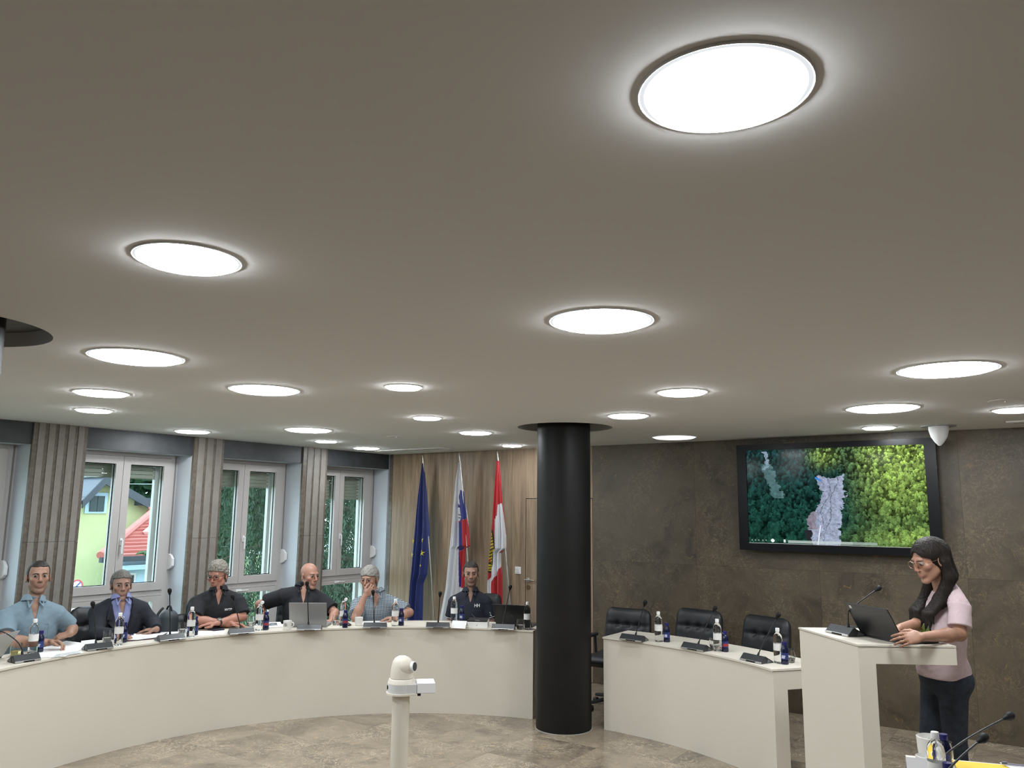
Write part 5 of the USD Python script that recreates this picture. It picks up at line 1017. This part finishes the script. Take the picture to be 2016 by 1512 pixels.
part(t, 'bag', m, pbr('grey_nylon', (.060, .075, .085), .6, bump=(200., .2)), True); part(t, 'front_strap', tube(bez((-.02, -.05, .40), (-.01, -.15, .33), (.0, -.16, .2), (.0, -.14, .06), n=12), .012, 8), pbr('dark_nylon', (.015, .018, .022), .7), True); part(t, 'carry_loop', tube(bez((-.04, 0, .37), (-.03, 0, .43), (.03, 0, .43), (.04, 0, .37), n=10), .008, 8), pbr('dark_nylon', (.015, .018, .022), .7), True)
# ---------------- flags ----------------
def inside(P, poly):
    x, y = P[:, 0], P[:, 1]; c = np.zeros(len(P), bool); n = len(poly)
    for i in range(n):
        (x1, y1), (x2, y2) = poly[i], poly[(i+1) % n]
        m = ((y1 > y) != (y2 > y)); c ^= m & (x < (x2-x1)*(y-y1)/((y2-y1) if y2 != y1 else 1e-9)+x1)
    return c
FY = 7.58
CLOTH = tinted('flag_satin', .45, sheen_weight=.3)
def flag(label, pole, left, right, colour, stars=(), seed=0, nu=120, nv=330):
    """left and right outline of the hanging cloth; it falls in upright pleats around its pole"""
    k = lambda P: [(780+x/4.32, 880+y/4.32) for x, y in P]
    top, low = [Yp(*p, FY) for p in k(pole)]; d = (low-top)/np.linalg.norm(low-top); foot = top+d*((top[2]-.03)/-d[2])
    t = thing('flag', label, 'flag', (foot[0], foot[1], 0))
    part(t, 'pole', tube([foot, top], .011, 12), STEEL, 40, world=True); part(t, 'finial', tube([top-d*.0, top-d*.03], [.0135, .012], 12), STEEL, 40, world=True)
    part(t, 'stand', lathe([(0, 0), (.13, 0), (.13, .012), (.03, .03), (.02, .07), (0, .07)], 28), BLACK, 40)
    L, R = np.array(k(left)), np.array(k(right)); y0, y1 = max(L[0, 1], R[0, 1]), max(L[-1, 1], R[-1, 1]); ys = np.linspace(y0, y1, nv)
    lx, rx = np.interp(ys, L[:, 1], L[:, 0]), np.interp(ys, R[:, 1], R[:, 0]); u = np.linspace(0, 1, nu)
    px = lx[:, None]+(rx-lx)[:, None]*u; py = np.repeat(ys[:, None], nu, 1); V = np.linspace(0, 1, nv)[:, None]
    P = np.array([[Yp(a, b, FY) for a, b in zip(A, B)] for A, B in zip(px, py)])
    w = np.linalg.norm(P[:, -1]-P[:, 0], axis=-1)[:, None]; ph = 2*np.pi*(u*(2.6+.3*seed)+.35*V+.13*seed); pl = np.sin(ph)+.35*np.sin(2.3*ph+1+seed)
    amp = np.clip(w*.16, 0, .032)*(.4+.6*np.sin(np.pi*np.clip(u, .0, 1))); rim = (1-(2*u-1)**6)
    F = P.copy(); F[..., 1] -= amp*(pl+1.1)*rim+.008*rim; Bk = P.copy(); Bk[..., 1] += .012*rim+np.clip(w*.08, 0, .02)*rim
    q = np.arange(nu*nv).reshape(nv, nu); f = []
    a, b, c, d2 = q[:-1, :-1].ravel(), q[1:, :-1].ravel(), q[1:, 1:].ravel(), q[:-1, 1:].ravel()
    f = [np.stack([a, b, c], 1), np.stack([a, c, d2], 1), np.stack([a, c, b], 1)+nu*nv, np.stack([a, d2, c], 1)+nu*nv]
    for j in range(nu-1): f.append(np.array([[q[-1, j], q[-1, j]+nu*nv, q[-1, j+1]+nu*nv], [q[-1, j], q[-1, j+1]+nu*nv, q[-1, j+1]]]))
    col = colour(np.stack([(px.ravel()-780)*4.32, (py.ravel()-880)*4.32], 1)); V_ = np.vstack([F.reshape(-1, 3), Bk.reshape(-1, 3)])
    part(t, 'cloth', trimesh.Trimesh(V_, np.vstack(f), process=False), CLOTH, True, col=np.vstack([col, col]), world=True)
    tr = cKDTree(F.reshape(-1, 3)[:, [0, 2]])
    for sx, sy, r0, clip in stars:
        c0 = Yp(780+sx/4.32, 880+sy/4.32, FY); pts = [(r*math.sin(math.pi*i/5), r*math.cos(math.pi*i/5)) for i in range(10) for r in [r0 if i % 2 == 0 else r0*.40]]
        g = Polygon(pts); g = g if not clip else g.intersection(Polygon([(-1, -1), (clip, -1), (clip, 1), (-1, 1)]) if clip > 0 else Polygon([(clip+.0, -1), (1, -1), (1, 1), (clip, 1)]))
        m = trimesh.creation.extrude_polygon(g, .001, engine='earcut'); v = m.vertices; X = c0[0]+v[:, 0]*.8; Z = c0[2]+v[:, 1]; dd, ii = tr.query(np.stack([X, Z], 1), k=40); Y = F.reshape(-1, 3)[ii, 1].min(1)
        m.vertices = np.stack([X, Y-.003-v[:, 2], Z], 1); trimesh.repair.fix_normals(m); part(t, 'star', m, pbr('flag_yellow', (.62, .50, .06), .6), world=True)
def solid(c): return lambda P: np.tile(np.array(c), (len(P), 1))
def paint(base, layers):
    def f(P):
        C = np.tile(np.array(base, float), (len(P), 1))
        for poly, c in layers: C[inside(P, poly)] = c
        return C
    return f
EUB, WH, SB, RD, YE, BK = (.010, .022, .135), (.62, .63, .66), (.020, .030, .20), (.42, .012, .018), (.62, .47, .03), (.012, .010, .008)
flag('dark blue flag with yellow stars on a leaning pole, leftmost of three', ((228, 92), (316, 1345)), [(222, 140), (190, 400), (150, 800), (120, 1150), (95, 1480)], [(235, 140), (262, 400), (285, 700), (283, 850), (265, 1080), (233, 1160), (226, 1480)], solid(EUB),
     [(247, 788, .040, 0), (249, 900, .040, 0), (157, 800, .036, -.012), (147, 915, .036, -.012), (238, 1005, .020, 0)], 0)
sl = [([(557, 365), (577, 380), (607, 605), (578, 620), (583, 857), (553, 890), (543, 640), (566, 620), (563, 480), (556, 420)], SB), ([(576, 622), (607, 605), (640, 840), (583, 862)], RD), ([(551, 892), (583, 860), (640, 840), (605, 1200), (551, 1200)], RD), ([(545, 1190), (551, 890), (556, 890), (556, 1190)], SB),
      ([(537, 465), (561, 485), (566, 515), (537, 515)], (.02, .03, .16)), ([(540, 470), (549, 478), (545, 486), (540, 480)], RD), ([(538, 517), (566, 517), (574, 600), (570, 636), (545, 640), (541, 560)], WH),
      ([(542, 600), (556, 560), (570, 575), (572, 584), (557, 574), (543, 612)], (.03, .04, .14)), ([(544, 622), (558, 588), (572, 600), (572, 608), (558, 600), (545, 632)], (.03, .04, .14)), ([(541, 632), (572, 628), (572, 640), (543, 646)], RD)]
flag('white blue and red flag with a small shield on a leaning pole, middle of three', ((541, 80), (612, 985)), [(533, 130), (505, 300), (480, 600), (445, 950), (420, 1200), (370, 1455), (372, 1500)], [(546, 130), (575, 380), (610, 600), (632, 840), (591, 866), (582, 1180), (560, 1480), (556, 1500)], paint(WH, sl), (), 1)
em = [(845, 700), (850, 800), (850, 900), (846, 1000), (838, 1078), (815, 1068), (796, 1040), (785, 1000), (788, 930), (800, 850), (820, 760)]
ey = [(842, 725), (845, 900), (838, 1060), (815, 1052), (800, 1025), (791, 990), (795, 930), (806, 860), (824, 775)]
bars = []
for k in range(9): y = 760+k*26; bars.append(([(800+(8-k)*2.4, y+22), (845, y-10), (845, y), (800+(8-k)*2.4, y+32)], BK))
for y in (985, 1008, 1030): bars.append(([(792, y), (832, y+6), (832, y+15), (794, y+9)], BK))
bars.append(([(806, 955), (822, 950), (818, 975), (804, 985)], (.45, .03, .02)))
cr_ = [([(903, 478), (936, 760), (938, 862), (893, 892), (893, 1020), (838, 1150), (838, 1075), (850, 900), (852, 612), (878, 585), (880, 490)], WH), ([(836, 1080), (838, 1150), (835, 1340), (770, 1340), (775, 1200), (790, 1165)], WH), (em, BK), (ey, YE)]+bars
flag('red and white flag with yellow and black emblem, rightmost of three', ((863, 62), (968, 1320)), [(853, 118), (835, 350), (815, 650), (790, 950), (775, 1200), (786, 1310), (796, 1490)], [(879, 118), (905, 470), (937, 760), (938, 862), (895, 900), (893, 990), (903, 1080), (905, 1330), (900, 1490)], paint(RD, cr_), (), 2)

# ---------------- near table at the lower right ----------------
e0, e1 = Zp(1862, 1494, TZ), Zp(2040, 1511, TZ); ex = (e1-e0)/np.linalg.norm(e1-e0); ey_ = np.array([ex[1], -ex[0], 0]); ey_ = ey_ if ey_@(EYEP-e0) > 0 else -ey_
NT = lambda a, b, z=TZ: np.array([*(e0+ex*a+ey_*b)[:2], z])
t = thing('conference_table', 'near white table corner at the bottom right with cups and bottles', 'table', NT(.6, .25, 0))
part(t, 'tabletop', mov(prism(Polygon([NT(a, b)[:2] for a, b in ((-.16, 0), (1.5, 0), (1.5, .5), (-.16, .5))]), 0, .03), (0, 0, TZ-.03)), WHITE, world=True)
part(t, 'front_panel', prism(Polygon([NT(a, b)[:2] for a, b in ((-.15, .01), (1.49, .01), (1.49, .08), (-.15, .08))]), 0, TZ-.03), WHITE, world=True)
def ND(x, y, w): return Dp(x, y, w)
def standing(x, ytop, h, w=None):
    """point on the near table under a thing of height h whose top shows at the pixel"""
    p = Zp(x, ytop, TZ+h); return np.array([p[0], p[1], TZ+.001])
water_bottle('capped water bottle on the near table at the bottom right', standing(1840, 1441, .241))
juice_bottle('dark blue juice bottle on the near table, behind the near water bottle', standing(1862, 1448, .152)+f_*.02)
juice_bottle('dark blue juice bottle on the near table, in front of the near water bottle', standing(1848, 1492, .152)-f_*.06)
mug('white cup behind the near water bottle at the bottom right', standing(1832, 1450, .114), ra+1.3, s=1.5)
mug('white cup lying low at the left of the near table', standing(1822, 1488, .076), ra+1.6)
tumbler('glass on the near table behind the juice bottle', standing(1872, 1468, .092)+f_*.06)
cl = standing(1810, 1492, .10); t = thing('name_card', 'folded white card at the left end of the near table', 'name card', cl)
for s in (0, 1): part(t, 'leaf', trimesh.convex.convex_hull(np.array([ex*a+ey_*b+[0, 0, z] for a in (-.05, .05) for b, z in ((.05*(s*2-1), 0), (0, .098), (.05*(s*2-1)*.97, 0), (0, .0965))])), PAPER, False)
for lab, hx, hy, bx, by, hz, w in (('upper of the two microphones reaching in at the bottom right', 1983, 1412, 1850, 1474, .98, 3.35), ('lower of the two microphones reaching in at the bottom right', 1932, 1456, 1838, 1524, .93, 3.0)):
    hp, bp = Dp(hx, hy, w), Dp(bx, by, w-.15); bp[2] = max(bp[2], TZ+.03); d = (hp-bp)/np.linalg.norm(hp-bp); base = np.array([*(bp-d*.05)[:2], TZ+.001])
    t = thing('desk_microphone', lab, 'microphone', base); o = base
    part(t, 'base', trimesh.convex.convex_hull(np.array([ex*a+ey_*b+[0, 0, z] for a in (-.11, .11) for b, z in ((-.06, 0), (.07, 0), (.07, .012), (.02, .042), (.0, .042))])), GREYB)
    part(t, 'gooseneck', tube(bez(np.array([0, 0, .03]), (bp-o)*.5+[0, 0, .05], hp-o, n=18), .0042, 8), BLACK, True)
    h = hp-o; part(t, 'microphone_head', cat(tube([h-d*.026, h-d*.004], [.0055, .0125], 14), tube([h-d*.004, h+d*.002, h+d*.012, h+d*.026, h+d*.034, h+d*.037], [.0125, .0155, .0175, .0165, .011, .002], 14)), BLACKM, 50)
YEL = pbr('yellow_paper', (.72, .50, .035), .7)
solo('yellow_folder', mov(prism(Polygon([NT(a, b)[:2] for a, b in ((.02, .06), (.26, .055), (.27, .28), (.0, .28))]), 0, .010), (0, 0, TZ+.002)), YEL, 'yellow paper folder on the near table', 'folder')
solo('paper_sheet', mov(prism(Polygon([NT(a, b)[:2] for a, b in ((.20, .035), (.62, .03), (.62, .30), (.29, .30))]), 0, .002), (0, 0, TZ+.0135)), PAPER, 'white sheet beside the yellow folder on the near table', 'paper')
t = thing('ballpoint_pen', 'blue ballpoint pen on the sheet of the near table', 'pen', NT(.20, .07, TZ+.021)); part(t, 'barrel', tube([[0, 0, 0], ex*.10], .004, 8), pbr('clear_grey', (.25, .25, .30), .2)); part(t, 'grip', tube([ex*.10, ex*.15], [.005, .0045], 8), pbr('pen_blue', (.02, .06, .30), .3)); part(t, 'clip', tube([ex*.0+[0, 0, .004], ex*.02+[0, 0, .005]], .004, 6), NAVYL)

# ---------------- outside the windows ----------------
GZ = -4.2
GRASS = mottled('garden_green', (.05, .10, .03), (.12, .19, .06), 2., .9)
solo('garden_ground', box(-90, -7.95, -50, 80, GZ-.3, GZ), GRASS, 'garden and street ground seen below the windows', 'ground', kind='structure')
YW = mottled('yellow_render', (.40, .40, .20), (.44, .44, .235), .8, .9); SLATE = pbr('grey_slate', (.075, .085, .11), .6); FASCIA = pbr('dark_eaves', (.035, .04, .05), .6); SKYB = pbr('pale_blue_render', (.36, .47, .54), .9); REDT = pbr('red_roof_tile', (.33, .085, .07), .7); REDT2 = pbr('red_roof_tile_light', (.38, .11, .09), .7)
XA = -24.; ap = Xp(197.6, 938, XA); el = Xp(163, 974, XA); er = Xp(327, 1011, XA)
sL, sR = (ap[2]-el[2])/(ap[1]-el[1]), (ap[2]-er[2])/(er[1]-ap[1])
hs = thing('house', 'pale yellow house with dark slate roof seen through the second window', 'house', (XA-5, ap[1], GZ)); yl, yr = Xp(160, 1000, XA)[1]-.1, er[1]+.2
pl = [(yl, GZ), (yr, GZ), (yr, ap[2]-sR*(yr-ap[1])-.12), (ap[1], ap[2]-.12), (yl, ap[2]-sL*(ap[1]-yl)-.12)]
def xprism(poly, xa, xb): return tf(trimesh.creation.extrude_polygon(Polygon(poly), xb-xa, engine='earcut'), np.array([[0, 0, 1], [1, 0, 0], [0, 1, 0]]), (xa, 0, 0))
part(hs, 'wall', xprism(pl, XA-10, XA), YW, world=True)
for s, ye, sl_ in ((-1, el[1]-.15, sL), (1, yr+.5, sR)):
    e = np.array([ye, ap[2]-sl_*abs(ye-ap[1])]); a = np.array([ap[1], ap[2]])
    part(hs, 'roof', xprism([tuple(a), tuple(e), (e[0], e[1]-.10), (a[0], a[1]-.12)], XA-10.3, XA+.32), SLATE, world=True)
    part(hs, 'verge_board', xprism([(a[0], a[1]+.03), (e[0], e[1]+.03), (e[0], e[1]-.22), (a[0], a[1]-.24)], XA+.30, XA+.36), FASCIA, world=True)
for k in range(9):
    y = ap[1]-.25-.3*k
    if y > el[1]-.1: part(hs, 'slate_course', xprism([(y, ap[2]-sL*(ap[1]-y)+.012), (y-.3, ap[2]-sL*(ap[1]-y+.3)+.035), (y-.3, ap[2]-sL*(ap[1]-y+.3)), (y, ap[2]-sL*(ap[1]-y))], XA-10.3, XA+.3), SLATE, world=True)
part(hs, 'ridge_cap', box(XA-10.3, XA+.3, ap[1]-.10, ap[1]+.10, ap[2]-.02, ap[2]+.07), pbr('pale_ridge', (.45, .50, .55), .6), world=True)
w0, w1 = Xp(176.5, 976, XA), Xp(202, 1007, XA); fr = part(hs, 'window', box(XA, XA+.04, w0[1]-.12, w1[1]+.10, w1[2]-.06, w0[2]+.10), SKYB, world=True)
part(fr, 'shutter', cat(*[box(XA+.04, XA+.07, a, b, w1[2], w0[2]) for a, b in ((w0[1], (w0[1]+w1[1])/2-.01), ((w0[1]+w1[1])/2+.01, w1[1]))]), pbr('dark_shutter', (.03, .045, .045), .6), world=True)
pr = Xp(280, 984, XA); part(hs, 'purlin_end', box(XA, XA+.3, pr[1]-.25, pr[1]+.25, pr[2]-.18, pr[2]+.06), FASCIA, world=True)
# lower house with red tiles: slope facing the window, hip rising to the right
XE, XT = -20., -23.0
e_l, e_r, h_t = Xp(198, 1089.5, XE), Xp(345, 1103, XE), Xp(316, 999, XT); zE = (e_l[2]+e_r[2])/2
rh = thing('house', 'lower house with red tiled roof and pale blue wall seen through the second window', 'house', (XE-3, e_l[1]+3, GZ))
sl1 = e_l[1]/abs(XE); part(rh, 'wall', prism([(XE-.15, e_l[1]+.35), (XE-.15, e_r[1]+.9), (XE-7, e_r[1]+3.2), (XE-7, e_l[1]+.35+7*sl1)], GZ, zE), SKYB, world=True)
part(rh, 'cornice', box(XE-.2, XE+.02, e_l[1]+.3, e_r[1]+.9, zE-.32, zE-.2), SKYB, world=True)
part(rh, 'eaves_board', box(XE-.05, XE+.08, e_l[1], e_r[1]+.9, zE-.10, zE+.03), FASCIA, world=True)
n = 15; top = np.array([h_t[1], XT, h_t[2]])
for k in range(n):
    a, b = k/n, (k+1)/n; X0, X1 = XE+(XT-XE)*a, XE+(XT-XE)*b; Z0, Z1 = zE+(h_t[2]-zE)*a, zE+(h_t[2]-zE)*b; y0, y1 = e_l[1]+(h_t[1]-e_l[1])*a, e_l[1]+(h_t[1]-e_l[1])*b; yR = e_r[1]+.9
    part(rh, 'tile_course', trimesh.convex.convex_hull(np.array([(X0, y0, Z0+.085), (X0, yR, Z0+.085), (X1, y1, Z1+.015), (X1, yR, Z1+.015), (X0, y0, Z0), (X0, yR, Z0), (X1, y1, Z1-.05), (X1, yR, Z1-.05)])), REDT if k % 2 else REDT2, world=True)
hp_ = np.array([[XE, e_l[1], zE+.08], [XT, h_t[1], h_t[2]+.07]]); part(rh, 'hip_ridge', tube(hp_, .10, 8), REDT2, world=True)
part(rh, 'roof_back', trimesh.convex.convex_hull(np.array([(XT-.1, h_t[1]+.2, h_t[2]-.1), (XT-.1, e_r[1]+.9, h_t[2]-.1), (XE-7, e_r[1]+3.2, zE), (XE-7, h_t[1]+2.5, zE), (XT-.1, h_t[1]+.6, zE), (XT-.1, e_r[1]+.9, zE)])), REDT, world=True)
g0, g1 = Xp(286, 1055, -21.2), Xp(312, 1034, -21.9); part(rh, 'roof_flashing', trimesh.convex.convex_hull(np.array([g0+[.05, -.12, .12], g0+[.05, .35, .12], g1+[0, -.1, .14], g1+[0, .5, .14], g0+[0, 0, .02], g1])), pbr('pale_flashing', (.62, .36, .33), .6), world=True)
for x0_, x1_ in ((253, 264), (292, 302)):
    a, b = Xp(x0_, 1128, XE-.15), Xp(x1_, 1160, XE-.15); w = part(rh, 'window', box(XE-.15, XE-.11, a[1], b[1], b[2]-.4, a[2]), PVC, world=True); part(w, 'pane', box(XE-.11, XE-.10, a[1]+.06, b[1]-.06, b[2]-.34, a[2]-.06), BLACK, world=True)
for s, y_ in enumerate((.5, 2.6, 4.8)): part(rh, 'fence_rail', box(XE+1.5, XE+1.6, e_l[1]-2, e_r[1]+2, zE-2.6-.5*s, zE-2.5-.5*s), PVC, world=True)
# leaves
rs = np.random.default_rng(21)
def leafmat(name, c1, c2):
    return usdkit.material(stage, '/World/Looks/'+name, {'g': ('geometry', {}), 'r': ('rgb_ramp', {'ramp': [(0., c1), (1., c2)]}), 'p': ('principled_bsdf', {'roughness': .55}), 't': ('translucent_bsdf', {}), 'm': ('mix_closure', {'fac': .3})},
        [('g.random_per_island', 'r.fac'), ('r.color', 'p.base_color'), ('r.color', 't.color'), ('p.BSDF', 'm.closure1'), ('t.BSDF', 'm.closure2')], surface='m.closure')
LEAF, SPR = leafmat('broad_leaves', (.03, .075, .035), (.085, .16, .07)), leafmat('spruce_needles', (.018, .046, .022), (.085, .135, .055)); PALM = leafmat('palm_leaves', (.04, .10, .03), (.08, .16, .05)); BARK = mottled('bark', (.03, .022, .016), (.07, .055, .04), 8., .9)
def leafcloud(C, size, aspect=1.6, droop=0.):
    n = len(C); a = rs.normal(size=(n, 3)); a[:, 2] -= droop; a /= np.linalg.norm(a, axis=1, keepdims=True); b = np.cross(a, rs.normal(size=(n, 3))); b /= np.linalg.norm(b, axis=1, keepdims=True); s = (size*rs.uniform(.6, 1.3, n))[:, None]
    v = np.stack([C-a*s*aspect/2, C+b*s/2, C+a*s*aspect/2, C-b*s/2], 1).reshape(-1, 3); q = np.arange(n)[:, None]*4; return trimesh.Trimesh(v, np.vstack([q+[0, 1, 2], q+[0, 2, 3]]), process=False)
for i, (x, y, z, r) in enumerate(((-46, 14, 6.5, 6.), (-44, 23, 6., 6.), (-47, 32, 7., 7.), (-52, 5, 7., 7.), (-40, 27.5, 3.5, 5.), (-50, 42, 7, 8.), (-54, -6, 7, 7.))):
    t = thing('broadleaf_tree', ['leafy tree behind the yellow house ridge', 'leafy tree right behind the slope of the yellow house roof', 'leafy tree farther right beyond the yellow house', 'leafy tree left behind the yellow house', 'lower leafy tree above the red roof', 'leafy tree far behind the spruces', 'leafy tree beyond the leftmost window'][i], 'tree', (x, y, GZ))
    u = rs.normal(size=(2600, 3)); u /= np.linalg.norm(u, axis=1, keepdims=True); rad = r*(.72+.42*meshkit.fbm(u*2.3+i*9, 3, i)); C = u*(rad*rs.uniform(.80, 1., 2600)**.5)[:, None]*[1, 1, 1.15]+[0, 0, z-GZ]
    part(t, 'foliage', leafcloud(C, .55), LEAF); part(t, 'trunk', tube([(0, 0, 0), (0, 0, z-GZ)], [.4, .25], 10), BARK, True)
for i, (x, y, R0, lab) in enumerate(((-12.4, 10.9, 2.2, 'drooping spruce outside the third window'), (-13.6, 14.6, 2.4, 'drooping spruce outside the window nearest the corner'))):
    t = thing('spruce_tree', lab, 'tree', (x, y, GZ)); part(t, 'trunk', tube([(0, 0, 0), (0, 0, 11.)], [.22, .08], 10), BARK, True)
    C, N = [], 2300
    az = rs.uniform(0, 2*np.pi, N); rr = R0*np.sqrt(rs.uniform(.05, 1, N)); zt = rs.uniform(2.2, 11., N); ln = rs.uniform(.8, 2.2, N); m = 40
    for k in range(m):
        s = k/m; C.append(np.stack([rr*np.cos(az)+rs.normal(0, .035, N)+.12*s*np.cos(az), rr*np.sin(az)+rs.normal(0, .035, N), zt-ln*s-.1*rr], 1))
    part(t, 'hanging_twigs', leafcloud(np.vstack(C), .026, 4., 2.2), SPR, kind='stuff')
    br = []
    for k in range(26): a = rs.uniform(0, 6.28); z = 2.5+k*.32; br.append(tube(bez((0, 0, z), (R0*.5*math.cos(a), R0*.5*math.sin(a), z+.15), (R0*math.cos(a), R0*math.sin(a), z-.5), n=6), [.05]*3+[.02]*3, 5))
    part(t, 'branches', cat(*br), BARK, kind='stuff')
p = Xp(302, 1100, -18.5); t = thing('palm', 'small palm sticking up before the eaves of the red roofed house', 'plant', (p[0], p[1], GZ)); part(t, 'trunk', tube([(0, 0, 0), (0, 0, p[2]-GZ-.1)], .08, 8), BARK, True)
for k in range(11): a = 2*math.pi*k/11; part(t, 'frond', tube(bez((0, 0, p[2]-GZ-.1), (.2*math.cos(a), .2*math.sin(a), p[2]-GZ+.28), (.42*math.cos(a), .42*math.sin(a), p[2]-GZ+.10), n=7), [.03, .05, .05, .045, .035, .02, .005], 4), PALM)
p = Xp(150, 1154, -13.); t = thing('road_sign', 'round red rimmed road sign low behind the first pier', 'road sign', (p[0], p[1], GZ)); Rz = np.array([[0, 0, 1], [1, 0, 0], [0, 1, 0]]); hh = p[2]-GZ
part(t, 'post', tube([(-.03, 0, 0), (-.03, 0, hh)], .03, 10), STEEL, True); part(t, 'plate', tf(disc(.10, 0, .012, 32), Rz, (0, 0, hh)), pbr('sign_blue_white', (.50, .58, .72), .4)); part(t, 'red_rim', tf(lathe([(.078, .012), (.078, .018), (.102, .018), (.102, .0)][::-1], 32), Rz, (0, 0, hh)), pbr('sign_red', (.30, .03, .04), .4)); part(t, 'slash', rot(box(.012, .017, -.08, .08, -.010, .010), .8, [1, 0, 0]).apply_translation([0, 0, hh]), NAVYL)
a, b = Xp(100, 942, -32.), Xp(345, 953, -26.); solo('overhead_cable', tube(bez(a, (a+b)/2-[0, 0, .15], b, n=14), .012, 5), pbr('cable_grey', (.35, .40, .42), .5), 'thin overhead cable crossing before the trees outside', 'cable', True)
